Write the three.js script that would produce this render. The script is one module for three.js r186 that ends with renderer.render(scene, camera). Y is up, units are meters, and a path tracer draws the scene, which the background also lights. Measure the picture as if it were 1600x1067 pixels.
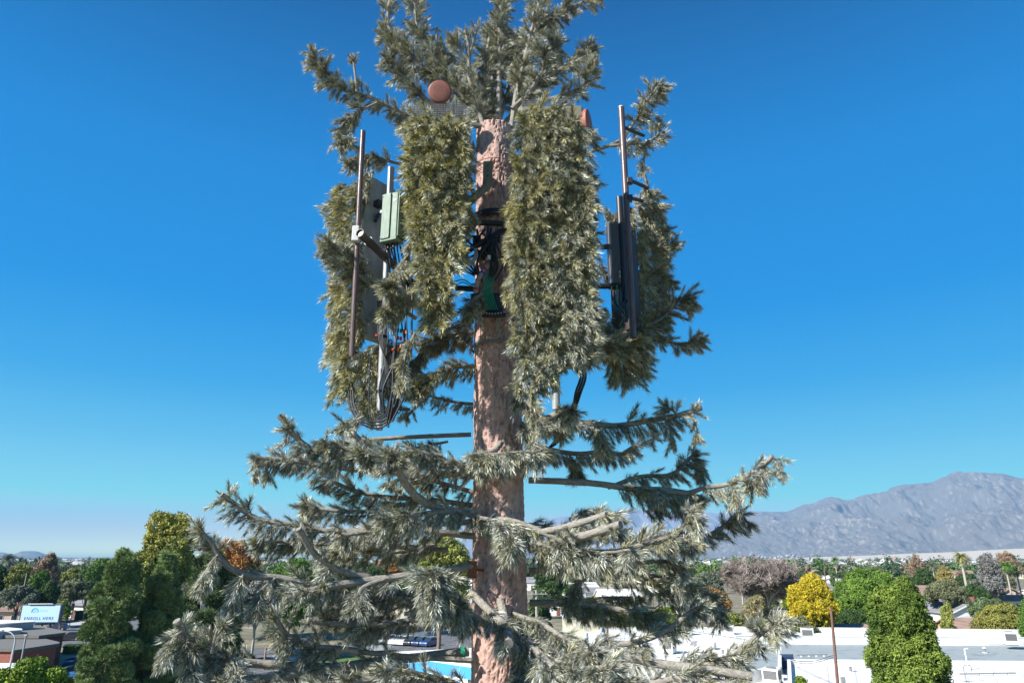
import * as THREE from 'three';
import { mergeGeometries } from 'three/addons/utils/BufferGeometryUtils.js';
import { RoundedBoxGeometry } from 'three/addons/geometries/RoundedBoxGeometry.js';
import { ImprovedNoise } from 'three/addons/math/ImprovedNoise.js';

// ───────────────────────── camera, sky, sun, exposure ─────────────────────────
const scene = new THREE.Scene();
const EXPOSURE = 2.0;
const EYE = 16, PITCH = THREE.MathUtils.degToRad(17.5), FPX = 1070;
const camera = new THREE.PerspectiveCamera(2 * Math.atan(533.5 / FPX) * 180 / Math.PI, 1600 / 1067, 0.1, 60000);
camera.position.set(0, EYE, 0);
camera.rotation.set(PITCH, 0, 0);
scene.add(camera);

const SUN_AZ = THREE.MathUtils.degToRad(57), SUN_EL = THREE.MathUtils.degToRad(36);   // az: to the left of straight behind the camera
const sunDir = new THREE.Vector3(-Math.sin(SUN_AZ) * Math.cos(SUN_EL), Math.sin(SUN_EL), Math.cos(SUN_AZ) * Math.cos(SUN_EL));
const sun = new THREE.DirectionalLight(new THREE.Color(1.0, 0.965, 0.915), 5.0);
sun.position.copy(sunDir).multiplyScalar(120).add(new THREE.Vector3(0, 12, -30));
sun.target.position.set(0, 12, -30);
sun.castShadow = true;
sun.shadow.mapSize.set(4096, 4096);
Object.assign(sun.shadow.camera, { left: -120, right: 120, top: 120, bottom: -120, near: 1, far: 400 });
scene.add(sun, sun.target);

{ // clear winter sky: elevation (degrees) → sRGB
  const stops = [[-90, [110, 108, 98]], [-3, [150, 160, 160]], [0, [286, 300, 222]], [2.5, [212, 286, 228]], [4.5, [138, 238, 233]], [6.5, [122, 214, 238]], [8.6, [96, 196, 236]], [13, [48, 168, 232]], [19.3, [6, 147, 227]], [29.8, [20, 136, 216]], [43, [18, 98, 168]], [60, [22, 78, 140]], [90, [18, 60, 114]]];
  const lin = (v) => { v /= 255; return v <= 0.04045 ? v / 12.92 : ((v + 0.055) / 1.055) ** 2.4; };
  const W = 512, H = 256, data = new Float32Array(W * H * 4);
  for (let j = 0; j < H; j++) {
    const el = ((j + 0.5) / H - 0.5) * 180;
    let k = 0; while (k < stops.length - 2 && el > stops[k + 1][0]) k++;
    const t0 = Math.min(1, Math.max(0, (el - stops[k][0]) / (stops[k + 1][0] - stops[k][0]))), t = t0;
    for (let i = 0; i < W; i++) {
      const round = ((i + 0.5) / W - 0.5) * 2 * Math.PI, x = Math.cos(round) * Math.cos(el * Math.PI / 180), z = Math.sin(round) * Math.cos(el * Math.PI / 180);
      const c = x * sunDir.x + Math.sin(el * Math.PI / 180) * sunDir.y + z * sunDir.z;
      const glow = 1 + 0.5 * Math.pow(Math.max(0, c), 6);          // air is brighter towards the sun, behind the camera
      for (let ch = 0; ch < 3; ch++) data[(j * W + i) * 4 + ch] = (lin(stops[k][1][ch]) * (1 - t) + lin(stops[k + 1][1][ch]) * t) * glow / EXPOSURE;
      data[(j * W + i) * 4 + 3] = 1;
    }
  }
  const sky = new THREE.DataTexture(data, W, H, THREE.RGBAFormat, THREE.FloatType);
  sky.mapping = THREE.EquirectangularReflectionMapping; sky.magFilter = THREE.LinearFilter; sky.needsUpdate = true;
  scene.background = sky; scene.environment = sky;
}
scene.fog = new THREE.FogExp2(new THREE.Color(0.27, 0.60, 1.0), 0.00006);

const renderer = new THREE.WebGLRenderer({ antialias: true });
renderer.toneMapping = THREE.LinearToneMapping;
renderer.toneMappingExposure = EXPOSURE;
renderer.shadowMap.enabled = true;

// ───────────────────────── helpers ─────────────────────────
const V = (x, y, z) => new THREE.Vector3(x, y, z);
function rngOf(seed) { let s = seed >>> 0; return () => { s = (s + 0x6d2b79f5) | 0; let t = Math.imul(s ^ (s >>> 15), 1 | s); t = (t + Math.imul(t ^ (t >>> 7), 61 | t)) ^ t; return ((t ^ (t >>> 14)) >>> 0) / 4294967296; }; }
const noise = new ImprovedNoise();
const fbm = (x, y, z, o = 4) => { let a = 0.5, s = 0; for (let i = 0; i < o; i++) { s += a * noise.noise(x, y, z); x *= 2.03; y *= 2.03; z *= 2.03; a *= 0.5; } return s; };
const lerp = THREE.MathUtils.lerp, clamp = THREE.MathUtils.clamp, smooth = THREE.MathUtils.smoothstep;
// a sight line of the photograph, met at horizontal distance d from the drone
function at(px, py, d) {
  const cx = (px - 800) / FPX, cy = (533.5 - py) / FPX, c = Math.cos(PITCH), s = Math.sin(PITCH);
  const t = d / (c - cy * s);
  return V(cx * t, EYE + (cy * c + s) * t, -d);
}
function ground(px, py, h = 0) {                                     // the same line met at height h
  const cx = (px - 800) / FPX, cy = (533.5 - py) / FPX, c = Math.cos(PITCH), s = Math.sin(PITCH);
  const t = (h - EYE) / (cy * c + s);
  return V(cx * t, h, (cy * s - c) * t);
}
const names = new Map();
function numbered(n) { const k = names.get(n) ?? 0; names.set(n, k + 1); return k ? n + '_' + String(k).padStart(3, '0') : n; }
function tag(o, label, category, group, kind) { if (label) o.userData.label = label; if (category) o.userData.category = category; if (group) o.userData.group = group; if (kind) o.userData.kind = kind; return o; }
function thing(name, pos, label, category, group, turn = 0) {
  const o = new THREE.Group(); o.name = numbered(name); o.position.copy(pos); o.rotation.y = turn; scene.add(o);
  return tag(o, label, category, group);
}
function mesh(name, geo, mat, parent) { const m = new THREE.Mesh(geo, mat); m.name = name; m.castShadow = m.receiveShadow = true; if (parent) parent.add(m); return m; }
// a part given in world coordinates, under an (unturned) thing
function partW(name, geo, mat, parent) { geo.translate(-parent.position.x, -parent.position.y, -parent.position.z); return mesh(name, geo, mat, parent); }
function struct(name, geo, mat) { const m = mesh(numbered(name), geo, mat, scene); m.userData.kind = 'structure'; return m; }
function box(w, h, d, x = 0, y = 0, z = 0, ry = 0) { const g = new THREE.BoxGeometry(w, h, d); if (ry) g.rotateY(ry); g.translate(x, y, z); return g; }
function rbox(w, h, d, r = 0.02, x = 0, y = 0, z = 0) { const g = new RoundedBoxGeometry(w, h, d, 2, r); g.translate(x, y, z); return g; }
const join = (list) => mergeGeometries(list.map((g) => { g = g.index ? g.toNonIndexed() : g; for (const k of Object.keys(g.attributes)) if (!['position', 'normal', 'uv'].includes(k)) g.deleteAttribute(k); return g; }));
function tube(pts, rad, { segs = 0, sides = 8, caps = true, bumpy = 0 } = {}) {
  const curve = pts.length > 2 ? new THREE.CatmullRomCurve3(pts, false, 'centripetal') : new THREE.LineCurve3(pts[0], pts[1]);
  const n = segs || Math.max(1, (pts.length - 1) * 5), pos = [], uv = [], idx = [];
  const R = typeof rad === 'function' ? rad : () => rad;
  let nx = null; const len = curve.getLength();
  for (let i = 0; i <= n; i++) {
    const t = i / n, p = curve.getPoint(t), tg = curve.getTangent(t).normalize();
    if (!nx) { nx = Math.abs(tg.y) < 0.9 ? V(0, 1, 0).cross(tg).normalize() : V(1, 0, 0).cross(tg).normalize(); } else nx.sub(tg.clone().multiplyScalar(nx.dot(tg))).normalize();
    const ny = tg.clone().cross(nx);
    for (let k = 0; k <= sides; k++) {
      const a = k / sides * Math.PI * 2, b = bumpy ? 1 + bumpy * noise.noise(p.x * 14 + Math.cos(a) * 2, p.y * 14 + Math.sin(a) * 2, p.z * 14) : 1, r = R(t) * b;
      pos.push(p.x + (nx.x * Math.cos(a) + ny.x * Math.sin(a)) * r, p.y + (nx.y * Math.cos(a) + ny.y * Math.sin(a)) * r, p.z + (nx.z * Math.cos(a) + ny.z * Math.sin(a)) * r);
      uv.push(k / sides, t * len);
    }
  }
  const w = sides + 1;
  for (let i = 0; i < n; i++) for (let k = 0; k < sides; k++) { const a = i * w + k; idx.push(a, a + w, a + 1, a + 1, a + w, a + w + 1); }
  const g = new THREE.BufferGeometry();
  if (caps) for (const e of [0, n]) {
    const c = pos.length / 3, p = curve.getPoint(e / n), first = e * w;
    pos.push(p.x, p.y, p.z); uv.push(0.5, 0.5);
    const base = pos.length / 3;
    for (let k = 0; k < sides; k++) { const j = (first + k) * 3; pos.push(pos[j], pos[j + 1], pos[j + 2]); uv.push(0.5, 0.5); }
    for (let k = 0; k < sides; k++) { const a = base + k, b = base + (k + 1) % sides; e ? idx.push(c, a, b) : idx.push(c, b, a); }
  }
  g.setAttribute('position', new THREE.Float32BufferAttribute(pos, 3)); g.setAttribute('uv', new THREE.Float32BufferAttribute(uv, 2));
  g.setIndex(idx); g.computeVertexNormals();
  return g;
}
const rod = (a, b, r, sides = 10) => tube([a, b], r, { sides, segs: 1 });
function colorize(g, f) { const p = g.attributes.position, c = new Float32Array(p.count * 3), v = V(0, 0, 0); for (let i = 0; i < p.count; i++) { v.fromBufferAttribute(p, i); const q = f(v, i); c[i * 3] = q[0]; c[i * 3 + 1] = q[1]; c[i * 3 + 2] = q[2]; } g.setAttribute('color', new THREE.BufferAttribute(c, 3)); return g; }
const col = (r, g, b) => new THREE.Color().setRGB(r, g, b);
const std = (r, g, b, rough = 0.8, more = {}) => new THREE.MeshStandardMaterial({ color: col(r, g, b), roughness: rough, ...more });
function noiseTex(size, f, srgb = false) {
  const d = new Uint8Array(size * size * 4);
  for (let y = 0; y < size; y++) for (let x = 0; x < size; x++) { const q = f(x / size, y / size), o = (y * size + x) * 4; if (Array.isArray(q)) { d[o] = q[0]; d[o + 1] = q[1]; d[o + 2] = q[2]; } else d[o] = d[o + 1] = d[o + 2] = q; d[o + 3] = 255; }
  const t = new THREE.DataTexture(d, size, size); t.wrapS = t.wrapT = THREE.RepeatWrapping; t.magFilter = THREE.LinearFilter; t.minFilter = THREE.LinearMipmapLinearFilter; t.generateMipmaps = true; if (srgb) t.colorSpace = THREE.SRGBColorSpace; t.needsUpdate = true; return t;
}
// periodic fbm on the unit square
const pfbm = (u, v, f, o = 4, z = 0) => { const a = u * Math.PI * 2, b = v * Math.PI * 2, r = f / 6.28; let s = 0, am = 0.5, k = 1; for (let i = 0; i < o; i++) { s += am * noise.noise(Math.cos(a) * r * k + 7 * i, Math.sin(a) * r * k + Math.cos(b) * r * k + z, Math.sin(b) * r * k); k *= 2; am *= 0.5; } return s; };
const grainTex = noiseTex(256, (u, v) => clamp(128 + 190 * pfbm(u, v, 14, 5), 0, 255));
const mottleTex = noiseTex(256, (u, v) => { const k = clamp(236 + 70 * pfbm(u, v, 5, 5, 3), 150, 255); return [k, k, k]; }, true);

// ───────────────────────── needles ─────────────────────────
function makeSprig(seed, L, count, nl, spread) {
  const r = rngOf(seed), pos = [], colr = [], bend = V(r() - 0.5, 0, r() - 0.5).multiplyScalar(0.5);
  const stem = (t) => V(bend.x * t * t * L, t * L, bend.z * t * t * L);
  const push = (p, c) => { pos.push(p.x, p.y, p.z); colr.push(...c); };
  for (let i = 0; i < count; i++) {
    const t = Math.pow((i + r()) / count, 0.85), p0 = stem(t), az = i * 2.399 + r() * 0.8;
    const a = lerp(spread, 0.32, t * t) * (0.5 + 0.95 * r()), l = nl * (0.55 + 0.75 * r()), w = 0.0027 * (0.75 + 0.6 * r());
    const rad = V(Math.cos(az), 0, Math.sin(az)), up = V(bend.x * 2 * t, 1, bend.z * 2 * t).normalize();
    const d1 = up.clone().multiplyScalar(Math.cos(a)).addScaledVector(rad, Math.sin(a)).normalize();
    const b = a - 0.25 + 0.3 * r(), d2 = up.clone().multiplyScalar(Math.cos(b)).addScaledVector(rad, Math.sin(b)).normalize();
    const side = V(r() - 0.5, r() - 0.5, r() - 0.5).cross(d1).normalize();
    const p1 = p0.clone().addScaledVector(d1, l * 0.55), p2 = p1.clone().addScaledVector(d2, l * 0.45);
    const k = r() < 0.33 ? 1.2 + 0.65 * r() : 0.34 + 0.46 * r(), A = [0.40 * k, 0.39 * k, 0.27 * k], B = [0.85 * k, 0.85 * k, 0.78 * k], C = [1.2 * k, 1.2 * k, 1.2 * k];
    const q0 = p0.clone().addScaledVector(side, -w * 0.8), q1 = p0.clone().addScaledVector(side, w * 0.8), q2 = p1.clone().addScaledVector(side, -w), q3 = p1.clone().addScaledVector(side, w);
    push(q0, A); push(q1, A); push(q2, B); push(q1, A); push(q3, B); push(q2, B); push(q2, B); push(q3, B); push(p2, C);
  }
  for (let i = 0; i < 3; i++) for (let k = 0; k < 3; k++) {             // the wire stem
    const a = k / 3 * 6.283, b = (k + 1) / 3 * 6.283, R = 0.006, P = stem(i / 3), Q = stem((i + 1) / 3), A = V(Math.cos(a) * R, 0, Math.sin(a) * R), B = V(Math.cos(b) * R, 0, Math.sin(b) * R), c = [0.3, 0.28, 0.22];
    for (const v of [P.clone().add(A), P.clone().add(B), Q.clone().add(A), P.clone().add(B), Q.clone().add(B), Q.clone().add(A)]) push(v, c);
  }
  const g = new THREE.BufferGeometry();
  g.setAttribute('position', new THREE.Float32BufferAttribute(pos, 3)); g.setAttribute('color', new THREE.Float32BufferAttribute(colr, 3));
  g.computeVertexNormals(); return g;
}
const SPRIGS = [makeSprig(11, 0.19, 108, 0.125, 0.85), makeSprig(12, 0.24, 126, 0.115, 0.78), makeSprig(13, 0.15, 98, 0.135, 0.95), makeSprig(14, 0.28, 138, 0.11, 0.72)];
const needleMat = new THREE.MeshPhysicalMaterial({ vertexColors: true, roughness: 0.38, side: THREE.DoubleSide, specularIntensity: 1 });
const q_ = new THREE.Quaternion(), m_ = new THREE.Matrix4(), up_ = V(0, 1, 0);
// list: [position, direction, size, colour]; shared over two variants, as children called needles
function needles(list, parent, r, name = 'needles') {
  const first = Math.floor(r() * SPRIGS.length), made = [];
  for (let h = 0; h < 2; h++) {
    const mine = list.filter((_, i) => i % 2 === h); if (!mine.length) continue;
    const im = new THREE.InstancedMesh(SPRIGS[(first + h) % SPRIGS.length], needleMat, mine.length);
    im.name = name; im.userData.kind = 'stuff'; im.castShadow = im.receiveShadow = true;
    mine.forEach(([p, d, s, c], i) => {
      q_.setFromUnitVectors(up_, d.clone().normalize());
      q_.multiply(new THREE.Quaternion().setFromAxisAngle(up_, r() * 6.283));
      m_.compose(p, q_, V(s, s, s)); im.setMatrixAt(i, m_); im.setColorAt(i, c);
    });
    parent.add(im); made.push(im);
  }
  return made;
}
const GREY = [0.445, 0.455, 0.395], OLIVE = [0.50, 0.46, 0.22], PALE = [0.655, 0.69, 0.685];
function needleColor(r, mix) {                                       // mix 0 bleached grey … 1 olive
  const t = clamp(mix + (r() - 0.5) * 0.7, 0, 1), k = 0.68 + 0.55 * r(), pale = r() < 0.36 ? 0.8 * r() : 0;
  return new THREE.Color().setRGB(...[0, 1, 2].map((i) => lerp(lerp(GREY[i], OLIVE[i], t), PALE[i], pale) * k));
}

// ───────────────────────── the artificial pine ─────────────────────────
const TD = 10;
const axisLow = at(781, 1000, TD), axisHigh = at(773, 203, TD);
const lean = axisHigh.clone().sub(axisLow).divideScalar(axisHigh.y - axisLow.y);
const axis = (y) => axisLow.clone().addScaledVector(lean, y - axisLow.y);
const trunkR = (y) => 0.382 - 0.0098 * (y - axisLow.y);
const towerBase = axis(0);
const tower = thing('artificial_pine_tower', towerBase, 'tall fake pine tree mast with pink-brown bark trunk and shaggy bleached needle branches', 'cell tower');

{
  // bark: moulded plaster, lumps and cracks as real relief
  const top = axisHigh.y, N = 560, S = 144, pos = [], idx = [], cl = [], uvs = [];
  for (let j = 0; j <= N; j++) {
    const y = j < 30 ? lerp(0, 12.5, j / 30) : lerp(12.5, top, (j - 30) / (N - 30)), c = axis(y);
    for (let i = 0; i <= S; i++) {
      const a = i / S * Math.PI * 2, ca = Math.cos(a), sa = Math.sin(a), R = trunkR(y);
      const n1 = fbm(ca * 2.1, y * 1.6, sa * 2.1, 3), n2 = fbm(ca * 5 + 5, y * 12, sa * 5, 3), n3 = noise.noise(ca * 12, y * 28, sa * 12);
      const crack = Math.abs(fbm(ca * 5 + 9, y * 2.4, sa * 5, 3));
      const edge = smooth(y, top - 0.75, top);
      let h = 0.022 * n1 + 0.013 * n2 + 0.009 * n3 - 0.03 * (1 - smooth(crack, 0, 0.05)) + edge * 0.05 * Math.abs(fbm(ca * 6, y * 6, sa * 6 + 3, 2));
      pos.push(c.x + ca * (R + h), y + (j === N ? 0.05 * n2 : 0), c.z + sa * (R + h));
      const m = clamp(0.5 + 1.1 * n1, 0, 1), p = clamp(0.5 + 1.6 * n2, 0, 1), k = (0.84 + 0.34 * p) * (1 - 0.35 * (1 - smooth(crack, 0, 0.035))) * (1 - 0.18 * smooth(fbm(ca * 3 + 2, y * 0.3, sa * 3, 3), 0.02, 0.3));
      cl.push(lerp(0.49, 0.43, m) * k, lerp(0.315, 0.285, m) * k, lerp(0.258, 0.244, m) * k); uvs.push(a * 0.42 * 2.4, y * 2.4);
    }
  }
  for (let j = 0; j < N; j++) for (let i = 0; i < S; i++) { const a = j * (S + 1) + i, b = a + S + 1; idx.push(a, b, a + 1, a + 1, b, b + 1); }
  const centre = pos.length / 3, cT = axis(top); pos.push(cT.x, top - 0.02, cT.z); cl.push(0.36, 0.24, 0.2); uvs.push(0, 0);
  for (let i = 0; i < S; i++) idx.push(centre, N * (S + 1) + i + 1, N * (S + 1) + i);
  const g = new THREE.BufferGeometry(); g.setAttribute('position', new THREE.Float32BufferAttribute(pos, 3)); g.setAttribute('color', new THREE.Float32BufferAttribute(cl, 3)); g.setAttribute('uv', new THREE.Float32BufferAttribute(uvs, 2)); g.setIndex(idx);
  g.computeVertexNormals();
  partW('trunk', g, new THREE.MeshStandardMaterial({ vertexColors: true, roughness: 0.92, bumpMap: grainTex, bumpScale: 0.011 }), tower);
}
const barkTex = noiseTex(256, (u, v) => { const k = clamp(205 + 80 * pfbm(u, v, 12, 5, 1), 90, 255); return [k, k * 0.97, k * 0.92]; }, true);
barkTex.repeat.set(1, 2.3);
const limbMat = new THREE.MeshStandardMaterial({ map: barkTex, color: col(0.40, 0.395, 0.375), roughness: 0.88, bumpMap: grainTex, bumpScale: 0.012 });
const br = rngOf(77), DENSE = 0.98, SIZE = 0.86;
// one limb: pixels of its line, horizontal distance at root and tip, radii, foliage from … to, sprigs per metre, olive mix, droop
function limb(px, d0, d1, { r = [0.036, 0.026], f = [0.12, 1], n = 42, mix = 0.3, droop = 0.4, size = 1, tip = 9, fwd = 0.55, wide = 0.75 } = {}) {
  const pts = px.map(([x, y], i) => at(x, y, lerp(d0, d1, i / (px.length - 1))));
  const curve = new THREE.CatmullRomCurve3(pts, false, 'centripetal'), len = curve.getLength();
  const m = partW('branch', tube(pts, (t) => (0.98 + 0.1 * noise.noise(t * 9, px[0][0], 3)) * lerp(r[0], r[1], t), { sides: 10, bumpy: 0.08, segs: px.length * 7 }), limbMat, tower);
  const list = [], off = towerBase;
  const count = Math.round(n * DENSE * len * (f[1] - f[0]));
  const stub = r[0] >= 0.026 ? 0.93 : 1; f = [f[0], Math.min(f[1], stub)];
  for (let i = 0; i < count; i++) {
    const s = lerp(f[0], f[1], (i + br()) / count), p = curve.getPoint(Math.min(1, s)), tg = curve.getTangent(Math.min(1, s)).normalize();
    const clump = 0.5 + 0.9 * fbm(p.x * 2.6, p.y * 2.6, p.z * 2.6 + 4, 2) * 2;
    if (br() > clump * 1.25 + 0.35) continue;
    let rd = V(br() - 0.5, br() - 0.5 - 0.22 * Math.min(1, droop * 1.6), br() - 0.5); rd.sub(tg.clone().multiplyScalar(rd.dot(tg))).normalize();
    const dir = tg.clone().multiplyScalar(fwd * (0.5 + br())).addScaledVector(rd, wide).add(V(0, -droop * (0.5 + br()), 0));
    p.addScaledVector(rd, r[0] * 0.7).sub(off);
    list.push([p, dir, SIZE * size * (0.66 + 0.6 * br()), needleColor(br, mix)]);
  }
  for (let i = 0; i < tip; i++) {
    const p = curve.getPoint(stub - 0.03 * br()), tg = curve.getTangent(stub).normalize();
    const dir = tg.multiplyScalar(0.6).add(V((br() - 0.5) * 1.5, (br() - 0.5) * 1.3 - droop * 0.8, (br() - 0.5) * 1.5));
    list.push([p.sub(off), dir, SIZE * size * (0.65 + 0.4 * br()), needleColor(br, mix)]);
  }
  if (list.length) needles(list, m, br);
  return m;
}
const T = { r: [0.042, 0.03], droop: 0.2, n: 76, mix: 0.22, size: 0.84, wide: 0.85, fwd: 0.4 };
// crown above the trunk top
limb([[745, 235], [690, 205], [632, 178], [575, 151], [524, 134], [503, 106], [481, 70]], 9.9, 9.3, { ...T, n: 74, droop: 0.28, f: [0, 1] });
limb([[557, 143], [555, 120], [552, 96]], 9.4, 9.4, { r: [0.022, 0.018], f: [0.85, 1], n: 30, droop: -0.3, tip: 12, size: 0.7 });
limb([[590, 160], [548, 182], [531, 208], [540, 222], [566, 232]], 9.45, 9.5, { r: [0.02, 0.016], f: [0.1, 0.75], n: 84, droop: 0.4, tip: 0 });
limb([[770, 195], [700, 130], [650, 92], [626, 73], [607, 40], [609, 0], [612, -25]], 10.1, 10.3, { ...T, f: [0, 0.62], n: 70, tip: 0 });
limb([[600, 50], [606, 30], [609, 0], [612, -25]], 10.28, 10.3, { r: [0.02, 0.018], f: [0, 1], n: 84, droop: 0.1, size: 0.8, mix: 0.2 });
limb([[626, 73], [608, 66], [596, 56]], 10.25, 10.3, { r: [0.018, 0.015], f: [0.4, 1], n: 68, size: 0.7, droop: 0.2 });
limb([[622, 110], [612, 78], [618, 62]], 10.2, 10.2, { r: [0.018, 0.015], f: [0.3, 1], n: 68, size: 0.7, droop: 0.2 });
limb([[770, 185], [720, 130], [686, 100], [664, 66], [652, 40], [648, 0], [650, -25]], 10.2, 10.3, { ...T, n: 70, f: [0, 1] });
limb([[682, 82], [682, 60], [682, 42]], 10.3, 10.3, { r: [0.026, 0.024], f: [0, 0.5], n: 68, tip: 2, size: 0.7 });
limb([[760, 200], [710, 185], [671, 160], [643, 134], [611, 95], [605, 88]], 9.8, 9.5, { ...T, r: [0.048, 0.04], n: 78, droop: 0.35 });
limb([[757, 205], [745, 160], [733, 120], [733, 82], [727, 48]], 9.9, 9.9, { ...T, n: 70, f: [0.1, 0.72], tip: 7, size: 0.85 });
limb([[733, 90], [740, 64], [745, 46]], 9.9, 9.85, { r: [0.024, 0.02], f: [0.3, 0.9], n: 24, tip: 3, size: 0.7, droop: 0 });
limb([[735, 100], [716, 72], [708, 62]], 9.9, 9.85, { r: [0.02, 0.017], f: [0.3, 1], n: 68, size: 0.75, droop: 0.1 });
limb([[757, 200], [752, 150], [758, 95], [765, 60], [768, 40]], 10, 10.3, { ...T, n: 84 });
limb([[780, 205], [780, 130], [781, 60], [784, 0], [784, -40]], 10, 10.1, { ...T, r: [0.05, 0.04], f: [0.28, 1], n: 86 });
limb([[765, 190], [770, 120], [790, 40]], 10.4, 10.9, { ...T, n: 84 });
limb([[800, 200], [808, 140], [816, 110], [828, 60], [840, 20], [845, -12]], 9.9, 9.8, { ...T, r: [0.052, 0.04], f: [0.22, 1], n: 78 });
limb([[832, 62], [845, 32], [878, 20], [908, 5], [943, -4]], 9.85, 9.7, { ...T, n: 73 });
limb([[800, 190], [830, 150], [865, 118], [893, 93], [917, 72], [932, 80]], 10.1, 10, { ...T, n: 82 });
limb([[860, 122], [862, 98], [868, 83], [880, 88]], 10.05, 10, { r: [0.024, 0.02], f: [0.4, 0.8], n: 20, tip: 3, size: 0.7 });
limb([[840, 160], [890, 146], [912, 132], [921, 110], [924, 96]], 9.9, 9.8, { ...T, n: 78, size: 0.9 });
limb([[790, 190], [850, 120], [868, 70], [850, 30]], 10.5, 11, { ...T, n: 84 });
limb([[760, 190], [720, 110], [690, 80], [668, 72]], 10.6, 11, { ...T, n: 78 });
limb([[780, 190], [805, 100], [806, 50]], 10.3, 10.8, { ...T, n: 84 });
limb([[740, 180], [690, 122], [640, 112], [622, 116]], 10.2, 10.4, { ...T, n: 78, droop: 0.3 });
limb([[740, 190], [700, 165], [660, 175], [622, 200]], 10.3, 10.3, { ...T, n: 70, droop: 0.4 });
limb([[800, 170], [830, 140], [850, 95], [838, 68]], 9.7, 9.5, { ...T, n: 70 });
// upper right
limb([[800, 262], [880, 246], [953, 227], [975, 214], [992, 188], [1005, 170], [1016, 150], [1030, 136], [1038, 142]], 10.2, 10.1, { f: [0.45, 1], n: 54, mix: 0.2, size: 0.85, tip: 6 });
limb([[953, 228], [987, 225], [1012, 222], [1030, 208], [1034, 184]], 10.15, 10.2, { f: [0, 1], n: 60, mix: 0.25, size: 0.85, r: [0.03, 0.02] });
limb([[1011, 226], [1006, 256], [1012, 292]], 10.2, 10.25, { f: [0.35, 0.7], n: 36, tip: 0, r: [0.022, 0.022], size: 0.75 });
limb([[985, 284], [1003, 290], [1016, 300]], 10, 10.3, { f: [0.6, 1], n: 60, tip: 26, r: [0.024, 0.02], droop: 0.3, mix: 0.3 });
limb([[995, 325], [1010, 318], [1026, 326]], 10.1, 10.3, { f: [0.1, 1], n: 70, tip: 14, droop: 0.3, mix: 0.3 });
limb([[1005, 380], [1030, 384], [1050, 382]], 10.4, 10.4, { f: [0.1, 1], n: 60, tip: 14, droop: 0.2, r: [0.022, 0.018], size: 0.9 });
limb([[1000, 430], [1030, 432], [1042, 440]], 10.4, 10.4, { f: [0.1, 1], n: 60, tip: 12, droop: 0.3, r: [0.022, 0.018], size: 0.9 });
limb([[1000, 358], [1024, 362], [1038, 362]], 10.4, 10.4, { f: [0.1, 1], n: 60, tip: 10, droop: 0.2, r: [0.022, 0.018], size: 0.8 });
limb([[820, 535], [930, 530], [1000, 513], [1036, 497], [1066, 466], [1082, 470]], 10.3, 10.3, { f: [0.35, 1], n: 52, mix: 0.4, droop: 0.35, tip: 12 });
limb([[930, 536], [1026, 531], [1070, 538], [1098, 526]], 10.4, 10.3, { f: [0, 1], n: 46, mix: 0.35, size: 0.85, tip: 8 });
limb([[880, 545], [950, 540], [1012, 534]], 9.9, 10, { f: [0.1, 1], n: 70, mix: 0.8, droop: 0.45 });
limb([[850, 420], [930, 418], [975, 445]], 10.6, 10.6, { f: [0.5, 1], n: 30, mix: 0.4, size: 0.8 });
// left of the antennas
limb([[745, 260], [660, 262], [616, 254], [590, 246], [562, 246], [540, 256]], 10, 9.4, { f: [0.45, 0.98], n: 44, mix: 0.35, tip: 16, r: [0.028, 0.022] });
limb([[575, 262], [568, 280], [566, 296]], 9.35, 9.35, { f: [0, 1], n: 60, tip: 8, r: [0.018, 0.015], droop: 0.6, mix: 0.3, size: 0.9 });
limb([[640, 470], [582, 446], [550, 418], [534, 394]], 9.5, 9.2, { f: [0.3, 1], n: 64, mix: 0.3, tip: 34, r: [0.04, 0.034], droop: 0.35, size: 1.05 });
limb([[560, 412], [530, 388], [512, 384]], 9.15, 9.1, { f: [0, 1], n: 70, tip: 14, mix: 0.25, r: [0.022, 0.018], droop: 0.25 });
limb([[645, 478], [626, 455], [611, 446]], 8.9, 8.5, { f: [0.2, 1], n: 90, mix: 0.4, tip: 34, droop: 0.75, r: [0.045, 0.04], fwd: 0.2 });
limb([[650, 498], [620, 480], [604, 486]], 8.9, 8.6, { f: [0.2, 1], n: 90, mix: 0.45, tip: 20, droop: 0.6, r: [0.03, 0.025] });
limb([[768, 452], [744, 466], [732, 482]], 9.5, 9.2, { f: [0.45, 1], n: 90, mix: 0.35, tip: 34, droop: 1.0, r: [0.045, 0.04], fwd: 0.1 });
limb([[745, 572], [699, 576], [662, 598], [640, 615]], 9.95, 9.7, { f: [0, 1], n: 66, mix: 0.6, droop: 0.5 });
limb([[745, 520], [690, 532], [652, 560], [640, 600]], 10.4, 10.3, { f: [0, 1], n: 66, mix: 0.6, droop: 0.6 });
limb([[740, 500], [690, 520], [660, 540]], 10.6, 10.8, { f: [0, 1], n: 60, mix: 0.6, droop: 0.5 });
limb([[746, 632], [709, 628], [670, 618], [622, 597]], 10.2, 10.3, { f: [0, 0.95], n: 26, mix: 0.35, droop: 0.7, r: [0.026, 0.018], size: 0.8 });
limb([[668, 622], [646, 640], [636, 652]], 10.25, 10.3, { f: [0.4, 1], n: 24, r: [0.018, 0.014], size: 0.7, mix: 0.4, tip: 6 });
limb([[640, 640], [600, 640], [560, 655], [535, 668]], 10.5, 10.8, { f: [0, 1], n: 46, r: [0.028, 0.02], mix: 0.3 });

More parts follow.
